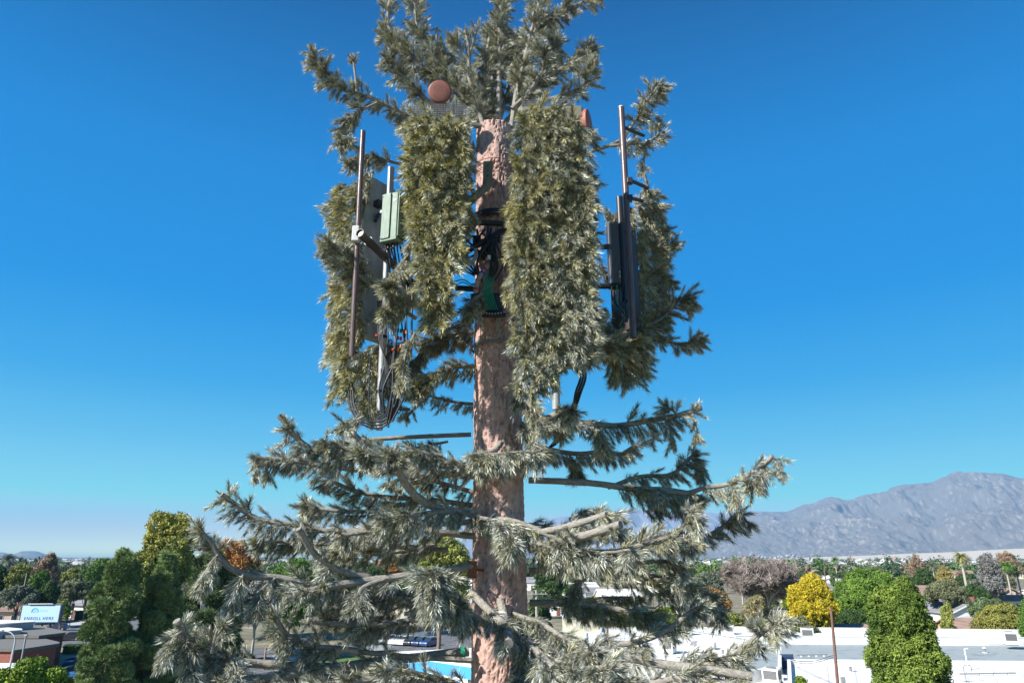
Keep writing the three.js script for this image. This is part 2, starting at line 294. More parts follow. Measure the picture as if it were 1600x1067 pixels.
limb([[640, 395], [622, 420], [612, 450]], 9.0, 8.85, { f: [0, 1], n: 60, mix: 0.6, droop: 0.8, r: [0.02, 0.016], size: 0.9 });
limb([[648, 520], [632, 560], [628, 600]], 9.1, 9.0, { f: [0, 1], n: 44, mix: 0.6, droop: 0.8, r: [0.018, 0.014], size: 0.8 });
limb([[580, 560], [572, 600], [576, 640]], 9.5, 9.4, { f: [0, 1], n: 60, mix: 0.7, droop: 0.8, r: [0.018, 0.014], size: 0.85 });

// lower left fan
const LL = { n: 43, size: 0.94, mix: 0.12, droop: 0.42 };
limb([[745, 732], [700, 728], [640, 722], [585, 714], [550, 718], [500, 709], [465, 686], [435, 649]], 9.9, 9.1, { ...LL, r: [0.05, 0.038], f: [0, 0.86], tip: 12 });
limb([[560, 712], [530, 698], [505, 694]], 9.4, 9.2, { ...LL, r: [0.03, 0.022], f: [0, 1], n: 50 });
limb([[740, 745], [600, 738], [520, 730], [470, 722], [425, 717], [391, 714]], 10.3, 9.8, { ...LL, r: [0.04, 0.03], f: [0.35, 0.86], tip: 7, size: 0.95 });
limb([[430, 716], [424, 730], [418, 742]], 9.8, 9.8, { r: [0.015, 0.012], f: [0.3, 1], n: 40, size: 0.7, droop: 0.7 });
limb([[400, 715], [397, 728], [398, 740]], 9.8, 9.8, { r: [0.015, 0.012], f: [0.2, 1], n: 50, size: 0.7, droop: 0.8 });
limb([[620, 720], [582, 706], [556, 682], [538, 661]], 9.3, 8.9, { ...LL, r: [0.045, 0.036], f: [0.05, 0.45], tip: 4 });
limb([[736, 679], [662, 682], [575, 687], [528, 692]], 10.4, 10.3, { ...LL, r: [0.036, 0.03], f: [0.55, 1] });
limb([[700, 690], [650, 700], [612, 712]], 10.3, 10.2, { ...LL, r: [0.02, 0.018], f: [0.1, 1], mix: 0.5 });
limb([[742, 803], [675, 791], [644, 769], [621, 735], [607, 708]], 9.6, 8.5, { ...LL, r: [0.056, 0.048], f: [0.8, 1], tip: 22 });
limb([[690, 712], [640, 706], [600, 714], [562, 708]], 9.2, 8.6, { ...LL, r: [0.03, 0.026], f: [0, 1], n: 54 });
limb([[745, 735], [690, 718], [652, 716]], 9.6, 9.2, { ...LL, r: [0.036, 0.03], f: [0, 1], n: 50 });
limb([[740, 815], [640, 822], [560, 830], [500, 829], [462, 821], [400, 810], [360, 783], [346, 772]], 10.2, 9.6, { ...LL, r: [0.046, 0.034], f: [0, 0.97], n: 50, tip: 5 });
limb([[742, 790], [680, 782], [600, 776], [550, 766], [515, 752], [508, 755]], 10.5, 10.4, { ...LL, r: [0.04, 0.03], f: [0, 1], n: 50 });
limb([[650, 785], [560, 800], [500, 795], [474, 790]], 10.6, 10.7, { ...LL, r: [0.03, 0.022], f: [0, 1], n: 50 });
limb([[742, 770], [690, 755], [640, 745], [600, 760]], 10.2, 10.3, { ...LL, r: [0.036, 0.026], f: [0, 1], n: 50, mix: 0.35 });
limb([[740, 800], [690, 800], [640, 806], [590, 815]], 9.5, 8.9, { ...LL, r: [0.04, 0.03], f: [0, 1], n: 50, mix: 0.3 });
limb([[600, 905], [540, 895], [492, 866], [466, 826]], 9.4, 8.7, { ...LL, r: [0.044, 0.038], f: [0.1, 0.62], tip: 3 });
limb([[742, 838], [640, 828], [575, 831], [524, 839]], 9.7, 9.1, { ...LL, r: [0.046, 0.036], f: [0.2, 1], n: 44, tip: 8 });
limb([[700, 860], [600, 852], [500, 850], [430, 846], [395, 850]], 10.4, 10.2, { ...LL, r: [0.036, 0.028], f: [0.05, 1], n: 47, mix: 0.4 });
limb([[680, 850], [620, 862], [560, 866], [520, 862]], 9.8, 9.4, { ...LL, r: [0.036, 0.028], f: [0.05, 1], n: 50, mix: 0.55 });
limb([[560, 935], [487, 917], [470, 910], [430, 902], [390, 900], [362, 889], [340, 869], [325, 842]], 9.3, 8.6, { ...LL, r: [0.046, 0.036], f: [0.2, 0.5], tip: 14 });
limb([[345, 878], [330, 850], [312, 828]], 8.65, 8.55, { ...LL, r: [0.03, 0.026], f: [0.75, 1], n: 30, tip: 10, droop: 0.1 });
limb([[340, 866], [326, 884], [320, 905]], 8.6, 8.5, { r: [0.014, 0.012], f: [0, 1], n: 90, droop: 1, size: 0.9, mix: 0.2 });
limb([[380, 898], [370, 912], [364, 930]], 8.7, 8.7, { r: [0.014, 0.012], f: [0, 1], n: 70, droop: 1, mix: 0.25 });
limb([[430, 903], [410, 920], [400, 940]], 8.9, 8.8, { r: [0.014, 0.012], f: [0, 1], n: 50, droop: 1, mix: 0.25 });
limb([[742, 884], [650, 898], [550, 911], [500, 920], [457, 930]], 9.6, 8.7, { ...LL, r: [0.055, 0.045], f: [0.32, 0.9], n: 34, tip: 10 });
limb([[600, 905], [565, 920], [555, 945]], 9.1, 8.8, { ...LL, r: [0.03, 0.024], f: [0.2, 1], n: 70, droop: 0.7, mix: 0.15 });
limb([[660, 925], [600, 930], [540, 945], [500, 960]], 9.6, 9.2, { ...LL, r: [0.04, 0.03], f: [0, 1], n: 55, mix: 0.2 });
limb([[720, 930], [650, 935], [600, 960], [570, 985]], 9.9, 9.6, { ...LL, r: [0.04, 0.03], f: [0.1, 1], n: 50, mix: 0.35 });
limb([[700, 960], [600, 975], [520, 975], [480, 969]], 9.5, 8.9, { ...LL, r: [0.044, 0.036], f: [0.1, 0.8], n: 44, tip: 4 });
limb([[560, 1018], [470, 1006], [447, 992], [425, 958]], 9.2, 8.7, { ...LL, r: [0.044, 0.036], f: [0.1, 0.85], n: 46, tip: 12 });
limb([[736, 1032], [640, 1026], [560, 1018], [470, 1004]], 9.6, 9.1, { ...LL, r: [0.036, 0.03], f: [0.35, 0.95], n: 30, tip: 4 });
limb([[640, 1045], [500, 1042], [375, 1035], [350, 1031], [317, 1019], [292, 997], [275, 970]], 9.4, 8.5, { ...LL, r: [0.056, 0.046], f: [0.3, 0.86], n: 50, tip: 8 });
limb([[285, 985], [270, 998], [264, 1015]], 8.5, 8.45, { r: [0.014, 0.012], f: [0, 1], n: 80, droop: 0.8, mix: 0.15 });
limb([[300, 1005], [296, 1030], [300, 1050]], 8.55, 8.5, { r: [0.014, 0.012], f: [0, 1], n: 70, droop: 0.8, mix: 0.2 });
limb([[330, 1020], [340, 985], [345, 985]], 8.6, 8.6, { r: [0.02, 0.016], f: [0, 1], n: 50, droop: 0, mix: 0.2 });
limb([[360, 1030], [370, 1050], [375, 1070]], 8.7, 8.6, { r: [0.014, 0.012], f: [0, 1], n: 80, droop: 0.8, mix: 0.2 });
limb([[732, 1018], [645, 1028], [575, 1036], [500, 1047], [440, 1056], [377, 1066], [320, 1078]], 9.7, 8.6, { ...LL, r: [0.06, 0.05], f: [0.33, 1], n: 48, tip: 8, droop: 0.55 });
limb([[730, 1080], [600, 1062], [520, 1070], [430, 1085]], 9.3, 8.5, { ...LL, r: [0.05, 0.04], f: [0, 1], n: 50 });
limb([[730, 1075], [660, 1055], [600, 1045]], 9, 8.3, { ...LL, r: [0.04, 0.03], f: [0, 1], n: 50, mix: 0.15 });

// front of the trunk
const FR = { n: 60, mix: 0.15, droop: 0.75 };
limb([[783, 692], [770, 706], [745, 712]], 9.6, 9.2, { ...FR, r: [0.045, 0.04], f: [0.35, 1], tip: 16 });
limb([[745, 712], [790, 708], [845, 704]], 9.25, 9.25, { ...FR, r: [0.02, 0.018], f: [0, 1], n: 120, tip: 8, droop: 0.95, fwd: 0.1, size: 1.1 });
limb([[815, 660], [835, 690], [860, 705]], 9.6, 9.4, { ...FR, r: [0.03, 0.024], f: [0, 1], n: 60 });
limb([[770, 812], [800, 815], [852, 833], [892, 846]], 9.6, 9.2, { ...FR, r: [0.05, 0.042], f: [0.02, 0.7], n: 60, tip: 10 });
limb([[735, 806], [765, 812], [788, 822]], 9.5, 9.2, { ...FR, r: [0.03, 0.024], f: [0, 1], n: 70, tip: 14, mix: 0.3 });
limb([[785, 815], [795, 835], [800, 850]], 9.2, 8.9, { ...FR, r: [0.03, 0.024], f: [0, 1], n: 90, tip: 20, mix: 0.1, size: 1.1 });
limb([[730, 960], [705, 935], [680, 905], [672, 892]], 9.3, 8.2, { ...FR, r: [0.045, 0.036], f: [0.2, 1], n: 110, tip: 34, mix: 0.1, size: 1.15 });
limb([[705, 925], [690, 920], [678, 925]], 8.6, 8.2, { ...FR, r: [0.03, 0.024], f: [0, 1], n: 120, tip: 34, mix: 0.12, droop: 1.1, size: 1.15 });
limb([[775, 985], [740, 965], [708, 946]], 9.5, 8.6, { ...FR, r: [0.055, 0.05], f: [0.5, 1], n: 70, tip: 20 });
limb([[782, 940], [792, 978], [795, 1006]], 9.6, 8.5, { ...FR, r: [0.06, 0.056], f: [0.3, 0.75], n: 40, tip: 2 });
limb([[735, 925], [760, 950], [790, 978]], 9.5, 8.9, { ...FR, r: [0.05, 0.05], f: [0.4, 1], n: 40, tip: 6 });
limb([[785, 985], [830, 1010], [865, 1045]], 9.4, 8.4, { ...FR, r: [0.055, 0.046], f: [0.1, 0.95], n: 60, tip: 16 });
limb([[800, 960], [845, 975], [885, 1000]], 9.5, 8.9, { ...FR, r: [0.04, 0.034], f: [0.1, 1], n: 70, mix: 0.2 });
limb([[800, 1010], [815, 1040], [810, 1065]], 9.3, 8.8, { ...FR, r: [0.04, 0.034], f: [0.1, 1], n: 60, mix: 0.15, tip: 12 });
limb([[815, 1055], [880, 1030], [930, 1015]], 9.2, 8.3, { ...FR, r: [0.05, 0.04], f: [0.1, 0.9], n: 70, tip: 14 });
limb([[820, 1078], [890, 1050], [950, 1045]], 9.0, 8.0, { ...FR, r: [0.05, 0.04], f: [0, 1], n: 90, tip: 20, size: 1.15 });
limb([[880, 1080], [940, 1060], [990, 1062]], 8.8, 8.0, { ...FR, r: [0.04, 0.034], f: [0, 1], n: 80, tip: 16, size: 1.1 });

// lower right fan
const LR = { n: 38, size: 0.94, mix: 0.16, droop: 0.45 };
limb([[825, 655], [900, 660], [965, 665], [1020, 656], [1065, 648], [1097, 637]], 9.9, 9.3, { ...LR, r: [0.046, 0.038], f: [0.1, 0.9], n: 48, tip: 4 });
limb([[845, 660], [868, 648], [892, 641]], 9.5, 8.9, { ...LR, r: [0.05, 0.045], f: [0.5, 1], n: 50, tip: 22, droop: 0.6 });
limb([[1060, 650], [1050, 640], [1042, 636]], 9.4, 9.4, { r: [0.018, 0.015], f: [0.3, 1], n: 50, tip: 7, size: 0.75, droop: 0.1 });
limb([[1082, 645], [1087, 660], [1088, 678]], 9.35, 9.35, { r: [0.014, 0.012], f: [0, 1], n: 50, tip: 6, size: 0.8, droop: 0.9 });
limb([[1040, 655], [1046, 670], [1052, 684]], 9.4, 9.4, { r: [0.014, 0.012], f: [0, 1], n: 50, tip: 6, size: 0.85, droop: 0.9 });
limb([[930, 665], [935, 680], [940, 690]], 9.4, 9.3, { r: [0.02, 0.016], f: [0, 1], n: 80, tip: 10, droop: 0.9 });
limb([[820, 655], [855, 660], [880, 672]], 9.6, 9.3, { ...LR, r: [0.036, 0.03], f: [0, 1], n: 80, mix: 0.4, droop: 0.6 });
limb([[800, 610], [835, 640], [850, 665]], 9.5, 9, { ...LR, r: [0.036, 0.03], f: [0, 1], n: 80, mix: 0.25, droop: 0.7 });
limb([[822, 690], [850, 700], [900, 709], [942, 706], [970, 709], [992, 697]], 10.2, 10.3, { ...LR, r: [0.04, 0.03], f: [0.2, 1], n: 44, mix: 0.3, droop: 0.65 });
limb([[890, 712], [898, 726], [900, 736]], 10.3, 10.3, { r: [0.014, 0.012], f: [0, 1], n: 90, tip: 12, droop: 0.9, mix: 0.4 });
limb([[990, 700], [1010, 690], [1022, 684]], 10.3, 10.4, { r: [0.02, 0.016], f: [0, 1], n: 50, tip: 8, size: 0.85 });
limb([[826, 750], [925, 755], [1000, 765], [1030, 765], [1075, 771], [1100, 780]], 10.1, 9.8, { ...LR, r: [0.05, 0.038], f: [0.3, 1], n: 45, mix: 0.3, droop: 0.7 });
limb([[950, 762], [1000, 745], [1050, 741], [1072, 722], [1090, 705]], 10.3, 10.2, { ...LR, r: [0.034, 0.03], f: [0.1, 0.92], n: 46, tip: 5, size: 0.9 });
limb([[1085, 712], [1094, 725], [1098, 742]], 10.2, 10.2, { r: [0.014, 0.012], f: [0, 1], n: 50, tip: 6, droop: 0.9, size: 0.85 });
limb([[1040, 768], [1075, 770], [1102, 762], [1145, 755], [1176, 739], [1195, 727], [1208, 712]], 9.9, 9.2, { ...LR, r: [0.036, 0.028], f: [0.05, 0.86], n: 46, tip: 0 });
limb([[1206, 714], [1218, 720], [1223, 736]], 9.2, 9.2, { r: [0.014, 0.012], f: [0.1, 1], n: 50, tip: 6, droop: 0.7, size: 0.75, mix: 0.2 });
limb([[1140, 757], [1148, 770], [1152, 782]], 9.5, 9.5, { r: [0.014, 0.012], f: [0, 1], n: 70, tip: 7, droop: 0.9, size: 0.85 });
limb([[1190, 733], [1185, 745], [1176, 752]], 9.3, 9.25, { r: [0.014, 0.012], f: [0, 1], n: 80, tip: 8, droop: 0.7, mix: 0.1 });
limb([[960, 842], [1040, 848], [1095, 840], [1125, 827], [1145, 810], [1154, 801]], 10.3, 10.2, { ...LR, r: [0.036, 0.03], f: [0.1, 0.88], n: 44, tip: 3 });
limb([[1152, 803], [1162, 808], [1170, 818]], 10.2, 10.2, { r: [0.014, 0.012], f: [0.2, 1], n: 50, tip: 6, droop: 0.4, size: 0.7 });
limb([[1050, 850], [1066, 825], [1083, 794]], 9.9, 9.5, { ...LR, r: [0.034, 0.03], f: [0, 1], n: 50, tip: 5 });
limb([[1083, 794], [1088, 815], [1092, 835]], 9.5, 9.5, { r: [0.014, 0.012], f: [0, 1], n: 50, tip: 7, droop: 0.9, mix: 0.15, size: 0.9 });
limb([[1010, 800], [1040, 790], [1085, 790]], 10.3, 10.3, { ...LR, r: [0.03, 0.022], f: [0, 1], n: 47, mix: 0.4 });
limb([[1020, 850], [1060, 840], [1080, 850]], 9.6, 9.4, { ...LR, r: [0.03, 0.022], f: [0, 1], n: 80, tip: 16, mix: 0.2 });
limb([[828, 835], [890, 822], [948, 804]], 9.5, 8.6, { ...LR, r: [0.045, 0.04], f: [0.15, 0.65], n: 40, tip: 5 });
limb([[828, 858], [892, 843], [970, 820]], 9.4, 8.4, { ...LR, r: [0.055, 0.05], f: [0.1, 0.55], n: 50, tip: 4 });
limb([[840, 850], [890, 860], [950, 862], [990, 858]], 9.2, 8.6, { ...LR, r: [0.036, 0.028], f: [0, 1], n: 110, mix: 0.2, droop: 0.9, size: 1.1 });
limb([[890, 812], [930, 800], [968, 806]], 9.7, 9.4, { ...LR, r: [0.03, 0.024], f: [0, 1], n: 50, droop: 0.4 });
limb([[826, 820], [900, 830], [960, 835], [1010, 850]], 10.3, 10.4, { ...LR, r: [0.036, 0.028], f: [0, 1], n: 47, mix: 0.4 });
limb([[900, 870], [960, 866], [1000, 852], [1060, 835]], 9.5, 9.1, { ...LR, r: [0.04, 0.03], f: [0, 1], n: 50, mix: 0.3 });
limb([[827, 892], [900, 893], [970, 898], [1050, 908], [1090, 925], [1120, 945]], 10.3, 9.9, { ...LR, r: [0.05, 0.04], f: [0.3, 1], n: 49, mix: 0.25, tip: 14 });
limb([[960, 895], [1000, 880], [1050, 880], [1072, 898]], 10, 9.8, { ...LR, r: [0.034, 0.026], f: [0, 1], n: 50, mix: 0.2 });
limb([[910, 895], [905, 915], [892, 935], [885, 945]], 10.1, 10, { ...LR, r: [0.04, 0.03], f: [0.1, 1], n: 70, mix: 0.35 });
limb([[1000, 905], [1040, 920], [1066, 940]], 10.1, 10.2, { ...LR, r: [0.034, 0.026], f: [0, 1], n: 50, mix: 0.3 });
limb([[828, 942], [890, 943], [940, 948], [1005, 960], [1040, 965]], 10.2, 9.9, { ...LR, r: [0.05, 0.04], f: [0.2, 1], n: 80, mix: 0.75, droop: 0.75 });
limb([[900, 940], [950, 935], [1000, 935]], 10.4, 10.6, { ...LR, r: [0.036, 0.028], f: [0, 1], n: 50, mix: 0.6, droop: 0.6 });
limb([[1060, 925], [1100, 938], [1122, 952], [1128, 968]], 10, 9.9, { ...LR, r: [0.034, 0.026], f: [0.1, 1], n: 50, mix: 0.15 });
limb([[930, 1003], [980, 1006], [1025, 993], [1057, 975], [1078, 958], [1100, 948]], 9.6, 9.2, { ...LR, r: [0.042, 0.034], f: [0, 1], n: 42, tip: 14 });
limb([[1060, 1042], [1115, 1036], [1155, 1017], [1200, 981], [1222, 968]], 9.4, 8.7, { ...LR, r: [0.04, 0.032], f: [0.05, 1], n: 52, tip: 16, mix: 0.15 });
limb([[930, 1018], [990, 1030], [1050, 1040], [1100, 1046], [1176, 1057]], 9.3, 8.6, { ...LR, r: [0.056, 0.05], f: [0.05, 0.72], n: 32, tip: 2 });
limb([[1050, 1040], [1110, 1030], [1160, 1032]], 9.1, 8.8, { ...LR, r: [0.034, 0.026], f: [0.1, 1], n: 50, mix: 0.15 });
limb([[1000, 1075], [1060, 1060], [1130, 1066], [1170, 1080]], 9, 8.5, { ...LR, r: [0.04, 0.03], f: [0, 1], n: 50, mix: 0.2 });
limb([[860, 1000], [900, 1010], [950, 1030]], 9.4, 8.8, { ...LR, r: [0.04, 0.03], f: [0, 1], n: 70, mix: 0.15 });

// ───────────────────────── antennas, radios, dishes and cables on the mast ─────────────────────────
const M = {
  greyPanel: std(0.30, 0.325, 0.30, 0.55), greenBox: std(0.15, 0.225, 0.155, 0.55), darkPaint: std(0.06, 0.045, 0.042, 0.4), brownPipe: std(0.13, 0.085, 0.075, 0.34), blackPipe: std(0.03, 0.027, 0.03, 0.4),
  galv: std(0.40, 0.41, 0.42, 0.5, { metalness: 0.25 }), whitePaint: std(0.62, 0.62, 0.6, 0.5), black: std(0.016, 0.016, 0.018, 0.5), rubber: std(0.022, 0.022, 0.024, 0.6),
  green: std(0.02, 0.30, 0.17, 0.45), red: std(0.5, 0.04, 0.03, 0.5), blue: std(0.03, 0.09, 0.42, 0.5), orange: std(0.62, 0.16, 0.04, 0.5), terracotta: std(0.245, 0.092, 0.062, 0.55), terracottaDark: std(0.30, 0.085, 0.055, 0.6),
  olivePaint: std(0.17, 0.155, 0.095, 0.6), rust: std(0.24, 0.085, 0.04, 0.9), wire: std(0.16, 0.165, 0.165, 0.5, { metalness: 0.4 }), dirty: std(0.30, 0.26, 0.22, 0.8),
};
for (const k of ['greyPanel', 'greenBox', 'whitePaint', 'terracotta', 'galv', 'brownPipe', 'rust']) { M[k].map = mottleTex; M[k].bumpMap = grainTex; M[k].bumpScale = 0.0015; }
function inside(x, y, poly) { let c = false; for (let i = 0, j = poly.length - 1; i < poly.length; j = i++) { const [a, b] = poly[i], [p, q] = poly[j]; if ((b > y) !== (q > y) && x < (p - a) * (y - b) / (q - b) + a) c = !c; } return c; }
const sr = rngOf(991);
// shaggy cover over the face of an antenna: poly is its outline, out the way the face looks, across its horizontal direction
function cover(poly, dist, out, across, count, parent, { mix = 0.6, size = 1, drop = 0.8, mixAt = null, name = 'needle_cover' } = {}) {
  const xs = poly.map((p) => p[0]), ys = poly.map((p) => p[1]), x0 = Math.min(...xs), x1 = Math.max(...xs), y0 = Math.min(...ys), y1 = Math.max(...ys), list = [];
  let guard = 0;
  while (list.length < count && guard++ < count * 20) {
    let px = lerp(x0, x1, sr()); const py = lerp(y0, y1, sr());
    const si = Math.round(px / 12.5), sway = 5 * noise.noise(si * 3.7, py * 0.012, 1) , centre = si * 12.5 + sway, off = clamp((px - centre) / 6.25, -1, 1);
    if (!inside(px, py + 26 * noise.noise(si * 1.9, 4.2, 0), poly)) continue;
    if (sr() < Math.abs(off) * 0.75) continue;
    const dd = (typeof dist === 'function' ? dist(px, py) : dist) - 0.07 * Math.sqrt(1 - off * off) - 0.1 * noise.noise(si * 2.3, py * 0.02, 7), p = at(px, py, dd);
    let near = 0; if (!inside(px - 14, py, poly)) near = -1; else if (!inside(px + 14, py, poly)) near = 1;
    const dir = out.clone().multiplyScalar(0.3 + 0.45 * sr()).addScaledVector(across, (sr() - 0.5) * 0.5 + off * 0.45 + near * 0.4).add(V(0, -drop * (0.55 + 0.7 * sr()), 0));
    if (sr() < 0.1) dir.y += 0.7;
    p.addScaledVector(out, 0.16 * fbm(p.x * 4, p.y * 3, p.z * 4, 2) + 0.05 * sr() - 0.02).sub(parent.position);
    list.push([p, dir, 0.92 * size * (0.6 + 0.6 * sr()), needleColor(sr, mixAt ? mixAt(px, py) : mix).multiplyScalar(1.1)]);
  }
  return needles(list, parent, sr, name);
}
function panelBetween(pxA, pyA, pxB, pyB, d, w, t, yaw, { r = 0.03 } = {}) { // an upright panel whose centre line runs through two pixels' heights
  const a = at(pxA, pyA, d), b = at(pxB, pyB, d), h = a.y - b.y, c = V((a.x + b.x) / 2, b.y, -d);
  return { base: c, h, geo: () => { const g = rbox(w, h, t, r, 0, h / 2, 0); g.rotateY(yaw); return g; } };
}
{ // front-left antenna
  const p = panelBetween(688, 188, 684, 410, 9.0, 0.6, 0.2, 0.08);
  const t = thing('panel_antenna', p.base, 'left front panel antenna wrapped in olive needle cover below the terracotta dish', 'antenna', 'panel antennas round the mast head');
  mesh('housing', p.geo(), M.olivePaint, t);
  { const q = panelBetween(688, 400, 686, 500, 9.02, 0.34, 0.16, 0.08), g = q.geo(); g.translate(q.base.x - t.position.x, q.base.y - t.position.y, q.base.z - t.position.z); mesh('lower_housing', g, M.olivePaint, t); }
  cover([[652, 176], [720, 174], [722, 260], [714, 360], [704, 420], [694, 478], [686, 508], [670, 502], [662, 420], [652, 340], [644, 260]], 8.84, V(0.1, 0, 1), V(1, 0, 0), 760, t, { mixAt: (x, y) => 0.8 + (x - 690) * -0.004 });
  cover([[640, 185], [658, 182], [656, 330], [668, 420], [655, 420], [640, 320]], 9.05, V(-0.9, 0, 0.3), V(0.3, 0, 0.9), 130, t, { mix: 0.8 });
  cover([[712, 200], [724, 200], [724, 320], [712, 390], [704, 400]], 9.05, V(0.9, 0, 0.3), V(-0.3, 0, 0.9), 130, t, { mix: 0.55 });
  // wire screen along the top edge
  const bars = [], a = at(644, 162, 8.98), b = at(728, 165, 8.98), lo = at(644, 190, 8.98).y;
  for (let i = 0; i <= 20; i++) { const x = lerp(a.x, b.x, i / 20), top = lerp(a.y, b.y, i / 20); bars.push(box(0.013, top - lo, 0.006, x, (top + lo) / 2, -8.98)); }
  for (let i = 0; i <= 8; i++) { const y = lerp(lo, a.y - 0.02, i / 8); bars.push(box(b.x - a.x, 0.009, 0.006, (a.x + b.x) / 2, y, -8.972)); }
  partW('wire_screen', join(bars), M.wire, t);
  for (const q of [[[690, 240, 9.1], [720, 262, 9.75]], [[690, 400, 9.1], [735, 392, 9.7]]]) partW('mount_bracket', rod(at(...q[0]), at(...q[1]), 0.035), M.blackPipe, t);
}
{ // front-right antenna
  const p = panelBetween(864, 172, 867, 575, 8.9, 0.94, 0.22, -0.03);
  const t = thing('panel_antenna', p.base, 'wide front right panel antenna under shaggy grey-green needle cover', 'antenna', 'panel antennas round the mast head');
  mesh('housing', p.geo(), M.olivePaint, t);
  cover([[812, 172], [850, 164], [898, 165], [912, 200], [916, 300], [917, 400], [920, 470], [922, 540], [898, 566], [868, 585], [832, 612], [812, 604], [818, 540], [812, 480], [810, 400], [814, 300]], 8.72, V(0, 0, 1), V(1, 0, 0), 1550, t, { size: 1.0, mixAt: (x, y) => clamp(0.72 - (x - 800) * 0.0026 - Math.max(0, y - 420) * 0.0016, 0.05, 1) });
  cover([[806, 260], [820, 260], [816, 400], [820, 480], [806, 480], [802, 400]], 8.9, V(-0.7, 0, 0.5), V(0.3, 0, 0.9), 80, t, { mix: 0.95 });
  cover([[908, 190], [922, 200], [924, 400], [928, 540], [912, 560], [910, 300]], 8.9, V(0.7, 0, 0.5), V(-0.3, 0, 0.9), 130, t, { mix: 0.25 });
  const bars = [], a = at(816, 157, 8.86), b = at(898, 157, 8.86), lo = at(812, 185, 8.86).y;
  for (let i = 0; i <= 22; i++) { const x = lerp(a.x, b.x, i / 22); bars.push(box(0.013, a.y - lo, 0.006, x, (a.y + lo) / 2, -8.86)); }
  for (let i = 0; i <= 8; i++) bars.push(box(b.x - a.x, 0.009, 0.006, (a.x + b.x) / 2, lerp(lo, a.y, i / 8), -8.852));
  partW('wire_screen', join(bars), M.wire, t);
  for (const q of [[[830, 240, 9.02], [800, 262, 9.75]], [[830, 400, 9.02], [790, 392, 9.7]]]) partW('mount_bracket', rod(at(...q[0]), at(...q[1]), 0.035), M.blackPipe, t);
}
{ // left antenna, seen from behind
  const p = panelBetween(584, 286, 584, 530, 9.75, 0.62, 0.16, Math.atan2(0.82, 0.57));
  const t = thing('panel_antenna', p.base, 'grey panel antenna seen from behind beside the brown pipe, needles on its far face', 'antenna', 'panel antennas round the mast head');
  mesh('housing', p.geo(), M.greyPanel, t);
  const cv = cover([[530, 286], [566, 282], [566, 420], [566, 520], [560, 600], [545, 622], [534, 600], [526, 540], [528, 420]], (x) => 9.55 + (566 - x) * 0.004, V(-0.85, 0, 0.45), V(0.4, 0, 0.85), 560, t, { mix: 0.85 });
  cover([[556, 540], [640, 530], [636, 600], [600, 628], [565, 640], [552, 600]], 10.25, V(-0.6, 0, -0.6), V(0.7, 0, -0.6), 240, t, { mix: 0.7, drop: 1.1 });
  const sp = [], c0 = at(590, 300, 9.6), c1 = at(590, 520, 9.6);
  partW('upper_bracket', join([box(0.1, 0.1, 0.16, c0.x, c0.y - 0.22, c0.z, 0.9), rod(at(590, 318, 9.65), at(606, 322, 9.5), 0.02), rod(at(592, 335, 9.65), at(586, 345, 9.5), 0.03)]), M.blackPipe, t);
  partW('lower_bracket', join([box(0.12, 0.09, 0.16, c1.x - 0.03, c1.y + 0.3, c1.z, 0.9), rod(at(572, 500, 9.6), at(600, 505, 9.4), 0.022)]), M.greyPanel, t);
}
{ // right antenna, in the shade
  const p = panelBetween(972, 332, 978, 520, 10.35, 0.5, 0.18, -Math.atan2(0.8, 0.6));
  const t = thing('panel_antenna', p.base, 'shaded right panel antenna behind the dark pipe, needles on its outer face', 'antenna', 'panel antennas round the mast head');
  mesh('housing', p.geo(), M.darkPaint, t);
  cover([[998, 322], [1026, 335], [1034, 380], [1040, 440], [1030, 500], [1010, 530], [995, 520], [995, 420]], (x) => 10.35 + (x - 1000) * 0.006, V(0.8, 0, -0.3), V(0.3, 0, 0.8), 420, t, { mix: 0.6 });
  cover([[956, 545], [1004, 540], [1006, 580], [985, 590], [960, 585]], 10.4, V(0.2, 0, 0.2), V(1, 0, 0), 150, t, { mix: 0.6, drop: 1.3 });
  cover([[946, 480], [975, 520], [960, 560], [948, 520]], 10.5, V(-0.4, 0, 0.3), V(1, 0, 0), 70, t, { mix: 0.6, drop: 1 });
  cover([[952, 330], [990, 322], [990, 352], [955, 360]], 10.25, V(-0.3, 0, 0.5), V(1, 0, 0), 60, t, { mix: 0.4, drop: 0.6, size: 0.8 });
}
function dish(px, py, d, r, yaw, pitch, label) {
  const t = thing('microwave_dish', at(px, py, d), label, 'antenna dish', 'microwave dishes at the mast top');
  const rot = (g) => { g.rotateX(Math.PI / 2); g.rotateX(-pitch); g.rotateY(yaw); return g; };
  mesh('radome', rot(new THREE.LatheGeometry([[0, 0.085], [0.3, 0.083], [0.6, 0.074], [0.85, 0.055], [0.97, 0.03], [1, 0]].map(([a, b]) => new THREE.Vector2(a * r, b * 0.3)), 48)), M.terracotta, t);
  mesh('shroud', rot(new THREE.LatheGeometry([[1.0, 0.004], [1.03, 0.0], [1.03, -0.02], [0.9, -0.1], [0.4, -0.2], [0.001, -0.21]].map(([a, b]) => new THREE.Vector2(a * r, b)), 48)), M.terracottaDark, t);
  mesh('mount_arm', rot(rod(V(0, -0.24, 0), V(0.05, -0.5, 0.08), 0.04)), M.blackPipe, t);
}
dish(687, 143, 9.25, 0.185, 0.1, -0.2, 'terracotta round microwave dish facing the viewer above the left needle cover');
dish(921, 197, 8.95, 0.25, 1.25, 0, 'terracotta microwave dish seen edge-on at the right of the wide antenna');
